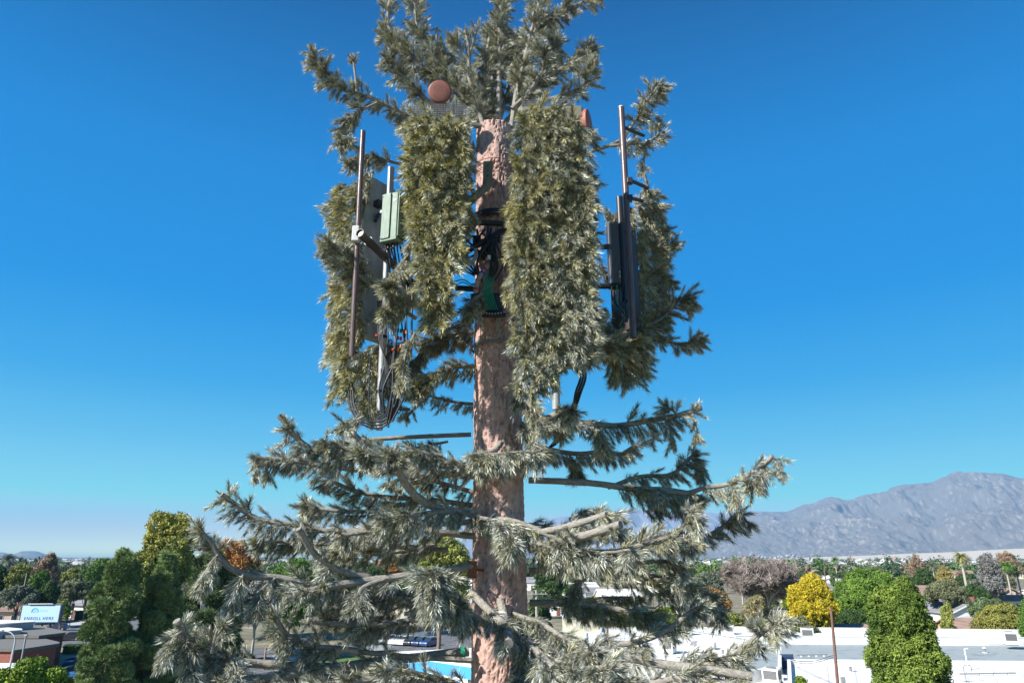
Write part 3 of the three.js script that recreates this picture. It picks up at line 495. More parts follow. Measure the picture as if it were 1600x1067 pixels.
{ // left brown pipe
  const a = at(567, 205, 9.1), b = at(548, 557, 9.1); b.x = a.x * 0.997;
  const t = thing('mounting_pipe', V(a.x, b.y, -9.1), 'slim brown upright pipe in front of the grey antenna, left of the mast', 'pipe', 'antenna mounting pipes');
  partW('pipe', rod(V(a.x, a.y, a.z), V(at(549, 557, 9.1).x, b.y, b.z), 0.04, 16), M.brownPipe, t);
  const c = at(556, 366, 9.03);
  partW('clamp', rbox(0.1, 0.24, 0.1, 0.01, c.x, c.y, c.z), M.whitePaint, t);
}
{ const a = at(562, 364, 8.75), b = at(630, 428, 9.95), t = thing('standoff_arm', b, 'dark round standoff arm pointing at the viewer with open pipe end', 'pipe');
  partW('arm', tube([a, b], 0.062, { sides: 18, segs: 1, caps: false }), M.darkPaint, t);
  const dir = b.clone().sub(a).normalize();
  const ring = new THREE.TorusGeometry(0.06, 0.006, 8, 24); ring.lookAt(dir); ring.translate(a.x, a.y, a.z); partW('rim', ring, M.dirty, t);
  partW('end_plug', tube([a.clone().addScaledVector(dir, 0.02), a.clone().addScaledVector(dir, 0.05)], 0.058, { sides: 18, segs: 1 }), M.darkPaint, t);
  partW('collar', tube([a.clone().addScaledVector(dir, 0.22), a.clone().addScaledVector(dir, 0.3)], 0.07, { sides: 18, segs: 1 }), M.darkPaint, t);
}
{ const a = at(611, 262, 9.45), b = at(592, 672, 9.45);
  const t = thing('mounting_pipe', b, 'pale galvanised pipe behind the green box, its foot inside the cable loops', 'pipe', 'antenna mounting pipes');
  partW('pipe', rod(a, b, 0.052, 16), M.galv, t);
  for (const y of [478, 538, 618]) { const k = (y - 262) / 410, c = a.clone().lerp(b, k); partW('band', tube([c.clone().add(V(0, 0.02, 0)), c.clone().add(V(0, -0.02, 0))], 0.062, { sides: 16, segs: 1 }), M.black, t); }
}
{ const a = at(971, 168, 9.75), b = at(990, 528, 9.75);
  const t = thing('mounting_pipe', b, 'tall dark brown pipe standing free right of the mast, lit near its top', 'pipe', 'antenna mounting pipes');
  partW('pipe', rod(a, b, 0.05, 18), M.brownPipe, t);
  partW('cap', tube([a.clone().add(V(0, -0.01, 0)), a.clone().add(V(0, 0.012, 0))], 0.053, { sides: 18, segs: 1 }), M.galv, t);
  for (const [p, q] of [[[977, 200], [1006, 212]], [[984, 281], [1012, 294]], [[984, 309], [1004, 314]]]) partW('stay_arm', rod(at(...p, 9.78), at(...q, 10.1), 0.03), M.blackPipe, t);
  for (const y of [283, 310]) { const c = at(984, y, 9.74); partW('clamp', rbox(0.09, 0.1, 0.1, 0.012, c.x, c.y, c.z), M.blackPipe, t); }
}
{ const a = at(968, 308, 10.05), b = at(976, 470, 10.05);
  const t = thing('mounting_pipe', b, 'short black pipe stub close behind the tall dark pipe', 'pipe', 'antenna mounting pipes');
  partW('pipe', rod(a, b, 0.055, 16), M.blackPipe, t);
}
{ const a = at(868, 578, 9.1), b = at(869, 640, 9.1);
  const t = thing('mounting_pipe', b, 'pale galvanised pipe foot showing under the wide needle cover', 'pipe', 'antenna mounting pipes');
  partW('pipe', rod(a.add(V(0, 1.6, 0)), b, 0.055, 16), M.galv, t);
  partW('band', tube([at(868, 597, 9.1), at(868, 600, 9.1)], 0.062, { sides: 16, segs: 1 }), M.black, t);
}
{ // green radio box
  const lo = at(612, 378, 9.1), hi = at(612, 306, 9.1), h = hi.y - lo.y, yaw = 0.42;
  const t = thing('radio_unit', lo, 'pale green radio box hung on the pale pipe with black cables below', 'radio unit', 'remote radio units');
  const put = (g) => { g.rotateY(-yaw); return g; };
  mesh('housing', put(rbox(0.27, h, 0.2, 0.015, 0, h / 2, 0)), M.greenBox, t);
  mesh('cover_plate', put(rbox(0.15, h * 0.97, 0.03, 0.008, -0.05, h / 2, 0.108)), M.greenBox, t);
  mesh('label_plate', put(box(0.05, 0.035, 0.004, 0.085, h * 0.82, 0.103)), M.whitePaint, t);
  for (const [bx, by] of [[-0.115, 0.05], [0.015, 0.05], [-0.115, 0.94], [0.015, 0.94]]) mesh('bolt', put(new THREE.CylinderGeometry(0.008, 0.008, 0.012, 8).rotateX(Math.PI / 2).translate(bx, h * by, 0.127)), M.galv, t);
  mesh('base_lip', put(rbox(0.285, 0.05, 0.215, 0.01, 0, 0.0, 0)), M.greenBox, t);
  for (let i = 0; i < 6; i++) mesh('fin', put(box(0.016, h * 0.9, 0.17, 0.143, h / 2, 0).translate(0, 0, 0)).translate(0, 0, -0.0 + 0), M.greenBox, t), t.children.at(-1).position.set(0.004 * i, 0, -0.01 * i);
  for (let i = 0; i < 5; i++) mesh('connector', put(new THREE.CylinderGeometry(0.016, 0.02, 0.09, 10).translate(-0.09 + i * 0.046, -0.06, 0.02 * (i % 2))), M.black, t);
  mesh('bracket', put(box(0.14, 0.04, 0.05, -0.17, h * 0.72, -0.02)), M.whitePaint, t);
}
{ const lo = at(630, 480, 9.5), hi = at(630, 436, 9.5), h = hi.y - lo.y;
  const t = thing('radio_unit', lo, 'grey-green radio box half hidden by drooping needles below the standoff arm', 'radio unit', 'remote radio units');
  mesh('housing', rbox(0.36, h, 0.24, 0.02, 0, h / 2, 0).rotateY(0.5), M.greyPanel, t);
  for (let i = 0; i < 4; i++) mesh('fin', box(0.34, 0.012, 0.03, 0, h * (0.2 + 0.2 * i), 0.13).rotateY(0.5), M.greyPanel, t);
}
{ const lo = at(962, 446, 10.0), hi = at(962, 346, 10.0), h = hi.y - lo.y;
  const t = thing('radio_unit', lo, 'dark finned radio unit in shade left of the tall dark pipe', 'radio unit', 'remote radio units');
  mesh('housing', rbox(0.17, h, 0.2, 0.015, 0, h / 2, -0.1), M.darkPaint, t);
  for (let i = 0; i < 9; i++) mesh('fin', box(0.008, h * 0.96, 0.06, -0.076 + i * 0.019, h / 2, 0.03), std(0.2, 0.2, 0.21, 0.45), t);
  for (const k of [0.16, 0.2]) mesh('connector', new THREE.CylinderGeometry(0.018, 0.018, 0.07, 10).translate(0.06, -0.02 + k, 0.07), M.galv, t);
}
{ // collar mount that carries the antennas
  const c = axis(at(775, 348, 10).y), t = thing('mount_collar', c, 'black steel collar with arms clamped round the mast between antennas', 'mount');
  const R = trunkR(c.y) + 0.06;
  partW('ring', new THREE.LatheGeometry([[R, -0.05], [R + 0.035, -0.045], [R + 0.035, 0.045], [R, 0.05]].map(([a, b]) => new THREE.Vector2(a, b)), 40).translate(c.x, c.y, c.z), M.black, t);
  for (const q of [[[700, 345, 9.05], [800, 350, 9.55]], [[720, 356, 9.0], [735, 351, 9.5]], [[725, 395, 9.4], [800, 352, 9.5]], [[712, 450, 9.9], [745, 452, 9.75]], [[940, 386, 9.9], [965, 384, 10.1]], [[930, 447, 9.9], [965, 447, 10.0]]]) partW('arm', rod(at(...q[0]), at(...q[1]), 0.045, 12), M.black, t);
  for (const q of [[745, 375], [765, 385], [752, 400], [775, 372]]) { const p = at(...q, 9.55); partW('clamp_block', rbox(0.13, 0.12, 0.12, 0.02, p.x, p.y, p.z), M.black, t); }
}
{ // perforated bracket plate and its bent arm
  const a = at(762, 282, 9.45), b = at(762, 252, 9.45), t = thing('bracket_plate', a, 'olive steel bracket plate with three bolt holes on the upper trunk', 'bracket');
  partW('plate', rbox(0.15, b.y - a.y, 0.03, 0.006, a.x, (a.y + b.y) / 2, a.z), M.olivePaint, t);
  for (const k of [0.22, 0.48, 0.74]) partW('bolt_hole', new THREE.CylinderGeometry(0.014, 0.014, 0.01, 10).rotateX(Math.PI / 2).translate(a.x, lerp(a.y, b.y, k), a.z + 0.0145), M.black, t);
  const g = tube([at(762, 282, 9.46), at(760, 291, 9.44), at(748, 302, 9.35), at(730, 318, 9.25)], 0.075, { sides: 4 }); partW('bent_arm', g, M.olivePaint, t);
  partW('spacer', box(0.1, 0.1, 0.28, a.x, (a.y + b.y) / 2, a.z - 0.155), M.olivePaint, t);
}
for (const y of [264.2, 271, 278.8]) { const c = axis(at(785, y, 10).y), R = trunkR(c.y) + 0.035; const t = thing('strap_wire', c, ['topmost', 'middle', 'lowest'][[264.2, 271, 278.8].indexOf(y)] + ' of three thin dark wires strapped round the upper trunk', 'wire', 'wires round the upper trunk'); partW('loop', new THREE.TorusGeometry(R, 0.006, 6, 48).rotateX(Math.PI / 2).translate(c.x, c.y, c.z), M.rust, t); }
{ const c = axis(at(785, 544, 10).y), R = trunkR(c.y) + 0.04, t = thing('strap_band', c, 'grey cable band wrapped round the trunk below the cable port', 'strap'); partW('band', new THREE.LatheGeometry([[R, -0.022], [R + 0.014, -0.02], [R + 0.014, 0.02], [R, 0.022]].map(([a, b]) => new THREE.Vector2(a, b)), 48).rotateZ(0.05).translate(c.x, c.y, c.z), std(0.16, 0.15, 0.15, 0.6), t); }
{ // cable entry port
  const c = at(768, 488, 9.55), t = thing('cable_port', c, 'black cable entry port in the trunk with a studded lower rim', 'cable port');
  partW('opening', rbox(0.3, 0.36, 0.12, 0.03, c.x + 0.02, c.y + 0.12, c.z - 0.02), M.black, t);
  partW('rim', tube([V(c.x - 0.17, c.y - 0.05, c.z + 0.04), V(c.x + 0.02, c.y - 0.08, c.z + 0.1), V(c.x + 0.2, c.y - 0.05, c.z + 0.04)], 0.04), M.rubber, t);
  for (let i = 0; i < 9; i++) partW('stud', new THREE.SphereGeometry(0.011, 8, 6).translate(c.x - 0.15 + i * 0.042, c.y - 0.045 - 0.03 * Math.sin(i / 8 * Math.PI), c.z + 0.13 + 0.02 * Math.sin(i / 8 * Math.PI)), M.whitePaint, t);
  const e = at(745, 472, 9.5); partW('conduit_stub', tube([at(750, 488, 9.52), at(744, 468, 9.42), at(742, 458, 9.38)], 0.075, { sides: 14 }), M.rubber, t);
}
{ const t = thing('hybrid_cable', at(743, 458, 9.36), 'thick grey cable banded red, blue and orange rising from the port', 'cable');
  const pts = [at(743, 460, 9.36), at(746, 440, 9.33), at(752, 428, 9.35), at(762, 414, 9.42)], cv = new THREE.CatmullRomCurve3(pts);
  partW('sheath', tube(pts, 0.036, { sides: 12 }), std(0.33, 0.31, 0.29, 0.5), t);
  for (const [k, m] of [[0.14, M.red], [0.38, M.orange], [0.7, M.blue], [0.82, M.red]]) partW('colour_band', tube([cv.getPoint(k - 0.03), cv.getPoint(k + 0.03)], 0.041, { sides: 12, segs: 1 }), m, t);
}
const cr = rngOf(5);
function cable(t, pts, r, m, name = 'cable') { return partW(name, tube(pts, r, { sides: 7, segs: pts.length * 6 }), m, t); }
{ const t = thing('ground_wire_bundle', at(765, 484, 9.45), 'bundle of thin bright green wires running into the cable port', 'cable bundle');
  for (let i = 0; i < 7; i++) cable(t, [at(762 + i * 2.6, 484, 9.44), at(756 + i * 2.4, 462, 9.36 + 0.01 * i), at(757 + i * 2.1, 442, 9.36), at(762 + i * 1.8, 426 - (i % 3) * 3, 9.42)], 0.0075, M.green);
  cable(t, [at(776, 488, 9.45), at(777, 505, 9.5), at(779, 518, 9.54), at(784, 524, 9.55)], 0.007, M.green);
  cable(t, [at(710, 447, 9.8), at(722, 441, 9.75), at(736, 446, 9.6), at(752, 440, 9.45)], 0.009, M.green); cable(t, [at(710, 440, 9.8), at(724, 437, 9.7), at(738, 444, 9.6), at(750, 436, 9.45)], 0.009, M.green);
  cable(t, [at(751, 500, 9.56), at(750, 530, 9.5), at(743, 548, 9.6), at(736, 558, 9.75)], 0.006, M.green); }
{ const t = thing('cable_bundle', at(750, 400, 9.4), 'black jumper cables and pale coils around the mast below the collar', 'cable bundle');
  for (let i = 0; i < 14; i++) { const x0 = 722 + cr() * 66, x1 = 722 + cr() * 70; cable(t, [at(x0, 352 + cr() * 20, 9.3 + cr() * 0.3), at(lerp(x0, x1, 0.4) + (cr() - 0.5) * 20, 378 + cr() * 14, 9.2 + cr() * 0.3), at(x1, 402 + cr() * 16, 9.35), at(lerp(x1, 760, 0.5), 428 + cr() * 12, 9.4)], 0.014 + 0.006 * cr(), M.black); }
  for (let i = 0; i < 4; i++) cable(t, [at(741 + i, 388, 9.25), at(741 + i * 1.6, 400, 9.2), at(735 + i * 1.5, 408 + i, 9.2), at(722, 412 + i * 1.4, 9.3)], 0.009, M.galv, 'pale_cable');
  for (const q of [[725, 402], [764, 402], [731, 386]]) { const p = at(...q, 9.22); partW('connector', rbox(0.05, 0.07, 0.04, 0.012, p.x, p.y, p.z), M.whitePaint, t); }
  const bc = at(735, 386, 9.21); partW('blue_tape', rbox(0.05, 0.03, 0.04, 0.01, bc.x + 0.02, bc.y, bc.z), M.blue, t); }
{ const t = thing('cable_bundle', at(610, 520, 9.35), 'black coax cables hanging in long loops below the green box, colour-taped', 'cable bundle');
  for (let i = 0; i < 8; i++) { const x = 604 + i * 5, lo = 640 + (i * 37 % 30); cable(t, [at(600 + i * 5, 384, 9.15), at(604 + i * 5 + 8 * cr(), 430, 9.3), at(x + 12 * cr(), 500, 9.25 - 0.15 * cr()), at(x - 4 + 16 * cr(), 560, 9.25 - 0.15 * cr()), at(x - 16 + 18 * cr(), 610, 9.15), at(598 + i * 2, lo, 9.2)], 0.011 + 0.004 * (i % 2), M.black); }
  for (let i = 0; i < 3; i++) cable(t, [at(545 + i * 3, 610, 9.3), at(548 + i * 3, 640 - i * 3, 9.25), at(568 + i, 664 - i * 4, 9.2), at(596, 668 - i * 5, 9.2), at(618 - i, 640, 9.2), at(626, 590, 9.2), at(630, 545, 9.2)], 0.013, M.black);
  for (let i = 0; i < 4; i++) cable(t, [at(590 + i * 3, 470, 9.3), at(592 + i * 2, 530, 9.25), at(607, 580 + i * 8, 9.2), at(603 + i * 6, 640, 9.25), at(588, 655 - i * 4, 9.25)], 0.01, M.black);
  cable(t, [at(622, 610, 9.2), at(626, 640, 9.2), at(622, 646, 9.25), at(618, 630, 9.25)], 0.008, M.black);
  cable(t, [at(578, 560, 9.3), at(577, 640, 9.3), at(582, 664, 9.3)], 0.009, M.black);
  const tints = [M.blue, M.orange, M.red, M.blue, M.orange, M.red, M.green, M.blue];
  for (let i = 0; i < 14; i++) { const x = 617 + (i % 5) * 4.5, y = 515 + Math.floor(i / 5) * 13 + (i * 7 % 6), p = at(x, y, 9.17); partW('colour_band', new THREE.CylinderGeometry(0.018, 0.018, 0.05, 10).translate(p.x, p.y, p.z), tints[(i * 3) % 8], t); }
  for (const q of [[588, 524], [614, 546], [628, 562], [640, 552], [625, 618], [600, 470]]) { const p = at(...q, 9.14); partW('clip', rbox(0.035, 0.03, 0.03, 0.006, p.x, p.y, p.z), M.red, t); } }
{ const t = thing('cable_bundle', at(965, 470, 9.95), 'black and green cables dropping in a loop behind the dark pipe', 'cable bundle');
  for (let i = 0; i < 6; i++) cable(t, [at(956 + i * 4, 445, 9.95), at(958 + i * 4, 470 + i * 3, 9.9), at(974 + i, 488, 9.9), at(972 - i * 2, 510, 9.95)], 0.01, i === 2 ? M.green : M.black); }
{ const t = thing('cable_bundle', at(905, 600, 9.2), 'pair of thick black cables curving out under the wide needle cover', 'cable bundle');
  for (let i = 0; i < 3; i++) cable(t, [at(912 - i * 3, 560, 9.2), at(915 - i * 4, 590, 9.25), at(908 - i * 4, 612, 9.3), at(898 - i * 2, 640, 9.4), at(872 - i * 3, 690, 9.5), at(858, 700, 9.6)], 0.017, M.black); }
{ const c = at(738, 890, 9.55), t = thing('rust_plate', c, 'small rust-brown plate standing off the left side of the trunk', 'plate');
  partW('plate', rbox(0.12, 0.22, 0.02, 0.008, c.x, c.y, c.z), M.rust, t);
  partW('stem', rod(V(c.x + 0.02, c.y, c.z), V(c.x + 0.2, c.y - 0.02, c.z - 0.22), 0.016), M.rust, t); }
{ const p = at(723, 1019, 9.66), t = thing('marker_tape', p, 'bright green tape ring on the bare lower left branch end', 'tape'); const d = at(735, 1017, 9.7).sub(at(722, 1019, 9.68)).normalize(); partW('ring', tube([p.clone().addScaledVector(d, -0.025), p.clone().addScaledVector(d, 0.025)], 0.068, { sides: 12, segs: 1 }), M.green, t); }

// ───────────────────────── ground, roads, far terrain ─────────────────────────
const groundTex = noiseTex(512, (u, v) => { const n = pfbm(u, v, 11, 5, 2), m = pfbm(u, v, 30, 3, 6), t = clamp(0.5 + n * 1.5, 0, 1), k = 1 + m * 0.5; return [lerp(120, 158, t) * k, lerp(118, 146, t) * k, lerp(88, 126, t) * k].map((x) => clamp(x, 0, 255)); }, true);
{ const g = new THREE.PlaneGeometry(26000, 14600).rotateX(-Math.PI / 2).translate(0, 0, -6900); for (let i = 0; i < 4; i++) g.attributes.uv.setXY(i, g.attributes.position.getX(i) / 60, g.attributes.position.getZ(i) / 60);
  struct('ground', g, new THREE.MeshStandardMaterial({ map: groundTex, roughness: 0.95, color: col(0.72, 0.72, 0.7) })); }
const asphaltTex = noiseTex(256, (u, v) => { const k = clamp(120 + 70 * pfbm(u, v, 6, 5, 4) + 40 * pfbm(u, v, 40, 2, 1), 40, 220); return [k, k, k]; }, true);
const asphalt = new THREE.MeshStandardMaterial({ map: asphaltTex, color: col(0.62, 0.63, 0.66), roughness: 0.9 });
const concrete = new THREE.MeshStandardMaterial({ map: mottleTex, color: col(0.52, 0.49, 0.45), roughness: 0.9 });
const grassMat = new THREE.MeshStandardMaterial({ map: groundTex, color: col(0.35, 0.62, 0.2), roughness: 0.95 });
const paint = std(0.75, 0.75, 0.72, 0.7), redPaint = std(0.45, 0.06, 0.05, 0.7);
function sheet(points, y) { // polygon on the ground, x/z pairs
  const sh = new THREE.Shape(points.map(([x, z]) => new THREE.Vector2(x, -z))), g = new THREE.ShapeGeometry(sh).rotateX(-Math.PI / 2).translate(0, y, 0), p = g.attributes.position;
  for (let i = 0; i < p.count; i++) g.attributes.uv.setXY(i, p.getX(i) / 8, p.getZ(i) / 8);
  return g;
}
const gp = (x, y) => { const q = ground(x, y); return [q.x, q.z]; };
const kerbed = (a, b, w, h, m, name) => { const d = Math.hypot(b[0] - a[0], b[1] - a[1]), g = box(w, h, d, 0, h / 2, 0); g.rotateY(Math.atan2(b[0] - a[0], b[1] - a[1])); g.translate((a[0] + b[0]) / 2, 0, (a[1] + b[1]) / 2); return struct(name, g, m); };
// street on the left, running away to the upper right of the sign
struct('road', sheet([gp(84, 1012), gp(150, 1012), gp(300, 953), gp(420, 935), gp(420, 926), gp(240, 928), gp(120, 946), gp(60, 962), gp(60, 975), gp(96, 985)], 0.01), asphalt);
struct('road', sheet([gp(-120, 962), gp(62, 975), gp(62, 963), gp(-120, 948)], 0.014), asphalt);
struct('pavement', sheet([gp(104, 984), gp(150, 968), gp(150, 962), gp(100, 976)], 0.05), concrete);
struct('car_park', sheet([gp(95, 1090), gp(460, 1090), gp(420, 1012), gp(150, 1012), gp(100, 1030)], 0.018), asphalt);
struct('car_park', sheet([gp(540, 1016), gp(735, 1016), gp(735, 986), gp(540, 986)], 0.018), asphalt);
struct('lawn', sheet([gp(455, 1052), gp(600, 1045), gp(560, 1024), gp(450, 1030)], 0.03), grassMat);
struct('pavement', sheet([gp(430, 1056), gp(520, 1054), gp(470, 1026), gp(425, 1024)], 0.045), concrete);
kerbed(gp(462, 1043), gp(520, 1049), 0.3, 0.14, redPaint, 'red_kerb');
for (let i = 0; i < 6; i++) { const a = gp(150 + i * 18, 1060), b = gp(150 + i * 18, 1040), w = 0.06; struct('parking_line', sheet([[a[0] - w, a[1]], [a[0] + w, a[1]], [b[0] + w, b[1]], [b[0] - w, b[1]]], 0.024), paint); }

function skyline(stops, az) { // pixel ridge → tangent of elevation at an azimuth (degrees right of centre)
  let k = 0; while (k < stops.length - 2 && az > stops[k + 1][0]) k++;
  const t = clamp((az - stops[k][0]) / (stops[k + 1][0] - stops[k][0]), 0, 1), s = t * t * (3 - 2 * t); return lerp(stops[k][1], stops[k + 1][1], t * 0.5 + s * 0.5);
}
const ridgeOf = (list) => list.map(([x, y]) => { const p = at(x, y, 1000); return [Math.atan2(p.x, 1000) * 180 / Math.PI, (p.y - EYE) / Math.hypot(p.x, 1000)]; });
function range(name, ridge, rFoot, rTop, rBack, rough, seed, tone, na = 420, nr = 130) {
  const st = ridgeOf(ridge), a0 = st[0][0], a1 = st.at(-1)[0], pos = [], idx = [], cl = [];
  for (let i = 0; i <= na; i++) for (let j = 0; j <= nr; j++) {
    const az = lerp(a0, a1, i / na), r = lerp(rFoot, rBack, j / nr), x = Math.sin(az * Math.PI / 180) * r, z = -Math.cos(az * Math.PI / 180) * r;
    const H = skyline(st, az) * rTop + EYE, t = (r - rFoot) / (rTop - rFoot);
    const nx = x / 1000, nz = z / 1000;
    const wx = 0.25 * fbm(nx * 2, 4, nz * 2, 2), ridged = 1 - Math.abs(fbm(nx * 0.9 + wx + seed, 1.3, nz * 0.55, 6)) * 2.8, r2 = 1 - Math.abs(fbm(nx * 6.5 + wx + seed, 5.3, nz * 4.2, 5)) * 2.6;
    const rise = t < 1 ? Math.pow(smooth(t, 0, 1.0), 1.15) : 1 - 0.55 * smooth(t, 1, 2.2);
    const mid = Math.sin(Math.PI * clamp(t, 0, 1));
    const h = Math.max(-5, H * (rise + rough * mid * ((ridged - 0.5) * 0.5 + (r2 - 0.55) * 0.085)) + H * 0.02 * fbm(nx * 6 + seed, 2, nz * 6, 3));
    pos.push(x, h, z);
    const n = fbm(nx * 1.3, 8, nz * 1.3, 4), q = fbm(nx * 34, 3, nz * 20 + seed, 4), bare = smooth(n * 0.9 + q * 1.6, 0.16, 0.5), k = 0.95 + 0.32 * q;
    cl.push(lerp(tone[0], 0.40, bare * 0.34) * k, lerp(tone[1], 0.34, bare * 0.34) * k, lerp(tone[2], 0.28, bare * 0.34) * k);
  }
  for (let i = 0; i < na; i++) for (let j = 0; j < nr; j++) { const a = i * (nr + 1) + j, b = a + nr + 1; idx.push(a, a + 1, b, b, a + 1, b + 1); }
  const g = new THREE.BufferGeometry(); g.setAttribute('position', new THREE.Float32BufferAttribute(pos, 3)); g.setAttribute('color', new THREE.Float32BufferAttribute(cl, 3)); g.setIndex(idx); g.computeVertexNormals();
  return struct(name, g, new THREE.MeshStandardMaterial({ vertexColors: true, roughness: 1, side: THREE.DoubleSide }));
}
range('mountain_range', [[800, 872], [900, 868], [1000, 862], [1060, 848], [1100, 838], [1140, 818], [1190, 803], [1230, 803], [1262, 791], [1300, 781], [1325, 785], [1365, 777], [1410, 765], [1450, 762], [1495, 746], [1535, 742], [1568, 743], [1600, 752], [1680, 745], [1800, 720], [2000, 735], [2300, 760]], 5600, 9600, 12500, 0.6, 3.7, [0.135, 0.13, 0.122], 760, 220);
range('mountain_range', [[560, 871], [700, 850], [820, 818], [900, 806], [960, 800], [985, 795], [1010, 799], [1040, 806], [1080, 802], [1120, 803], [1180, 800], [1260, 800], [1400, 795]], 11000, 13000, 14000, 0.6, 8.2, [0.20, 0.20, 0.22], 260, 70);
range('far_hills', [[-500, 872], [-200, 862], [-60, 864], [0, 863], [20, 866], [34, 861], [55, 861], [75, 867], [95, 871], [180, 871], [290, 872], [400, 871], [560, 873], [700, 874]], 9000, 12000, 13800, 0.5, 1.9, [0.13, 0.12, 0.10], 260, 50);
{ // pale dam bank along the foot of the mountains
  const top = [[1000, 881], [1080, 876], [1200, 873], [1320, 869], [1450, 864], [1600, 857], [1800, 850], [2200, 840]], st = ridgeOf(top), pos = [], idx = [], n = 60;
  for (let i = 0; i <= n; i++) { const az = lerp(st[0][0], st.at(-1)[0], i / n) * Math.PI / 180, r = 3600, h = Math.max(1, EYE + skyline(st, az * 180 / Math.PI) * r); for (const [dr, hh] of [[-h * 2.6 - 20, -1], [-6, h - 1], [0, h], [12, h], [h * 3, -1]]) pos.push(Math.sin(az) * (r + dr), hh, -Math.cos(az) * (r + dr)); }
  for (let i = 0; i < n; i++) for (let j = 0; j < 4; j++) { const a = i * 5 + j, b = a + 5; idx.push(a, a + 1, b, b, a + 1, b + 1); }
  const g = new THREE.BufferGeometry(); g.setAttribute('position', new THREE.Float32BufferAttribute(pos, 3)); g.setIndex(idx); g.computeVertexNormals();
  struct('dam_embankment', g, new THREE.MeshStandardMaterial({ color: col(0.36, 0.33, 0.28), roughness: 1, side: THREE.DoubleSide }));
}

// ───────────────────────── trees ─────────────────────────
function leafCluster(seed, n, leaf, flat = 0) {
  const r = rngOf(seed), pos = [], cl = [];
  for (let i = 0; i < n; i++) {
    const p = V(r() * 2 - 1, r() * 2 - 1, r() * 2 - 1); if (p.length() > 1) { i--; continue; } p.multiplyScalar(0.5); p.y *= 1 - flat * 0.6;
    const nrm = p.clone().multiplyScalar(2).add(V(r() - 0.5, r() - 0.1, r() - 0.5)).normalize(), a = V(r() - 0.5, r() - 0.5, r() - 0.5).cross(nrm).normalize(), b = nrm.clone().cross(a), l = leaf * (0.7 + 0.6 * r()), k = 0.7 + 0.6 * r();
    const c1 = p.clone().addScaledVector(a, l), c2 = p.clone().addScaledVector(b, l * 0.55).addScaledVector(nrm, l * 0.18), c3 = p.clone().addScaledVector(a, -l), c4 = p.clone().addScaledVector(b, -l * 0.55).addScaledVector(nrm, l * 0.18);
    for (const v of [c1, c2, c3, c1, c3, c4]) { pos.push(v.x, v.y, v.z); cl.push(k, k, k * 0.95); }
  }
  const g = new THREE.BufferGeometry(); g.setAttribute('position', new THREE.Float32BufferAttribute(pos, 3)); g.setAttribute('color', new THREE.Float32BufferAttribute(cl, 3)); g.computeVertexNormals(); return g;
}
function pineCluster(seed, n) { // a brush of needles
  const r = rngOf(seed), pos = [], cl = [];
  for (let i = 0; i < n; i++) {
    const d = V(r() * 2 - 1, r() * 1.6 - 0.45, r() * 2 - 1).normalize(), s = V(r() - 0.5, r() - 0.5, r() - 0.5).cross(d).normalize(), w = 0.05, l = 0.42 + 0.2 * r(), k = 0.65 + 0.5 * r(), o = d.clone().multiplyScalar(0.08);
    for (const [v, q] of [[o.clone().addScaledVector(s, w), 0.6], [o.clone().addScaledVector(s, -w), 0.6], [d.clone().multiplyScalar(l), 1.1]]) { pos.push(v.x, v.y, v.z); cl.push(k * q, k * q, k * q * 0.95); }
  }
  const g = new THREE.BufferGeometry(); g.setAttribute('position', new THREE.Float32BufferAttribute(pos, 3)); g.setAttribute('color', new THREE.Float32BufferAttribute(cl, 3)); g.computeVertexNormals(); return g;
}
const LEAVES = [leafCluster(3, 26, 0.17), leafCluster(4, 30, 0.15), leafCluster(5, 20, 0.2, 1)], PINES = [pineCluster(6, 70), pineCluster(7, 64)];
const FARLEAF = leafCluster(8, 40, 0.14);
const leafMat = new THREE.MeshPhysicalMaterial({ vertexColors: true, roughness: 0.6, side: THREE.DoubleSide, transmission: 0.0, specularIntensity: 0.5 });
const trunkMat = std(0.20, 0.155, 0.12, 0.95, { bumpMap: grainTex, bumpScale: 0.02, map: mottleTex }), paleTrunk = std(0.36, 0.32, 0.27, 0.95, { bumpMap: grainTex, bumpScale: 0.01 });
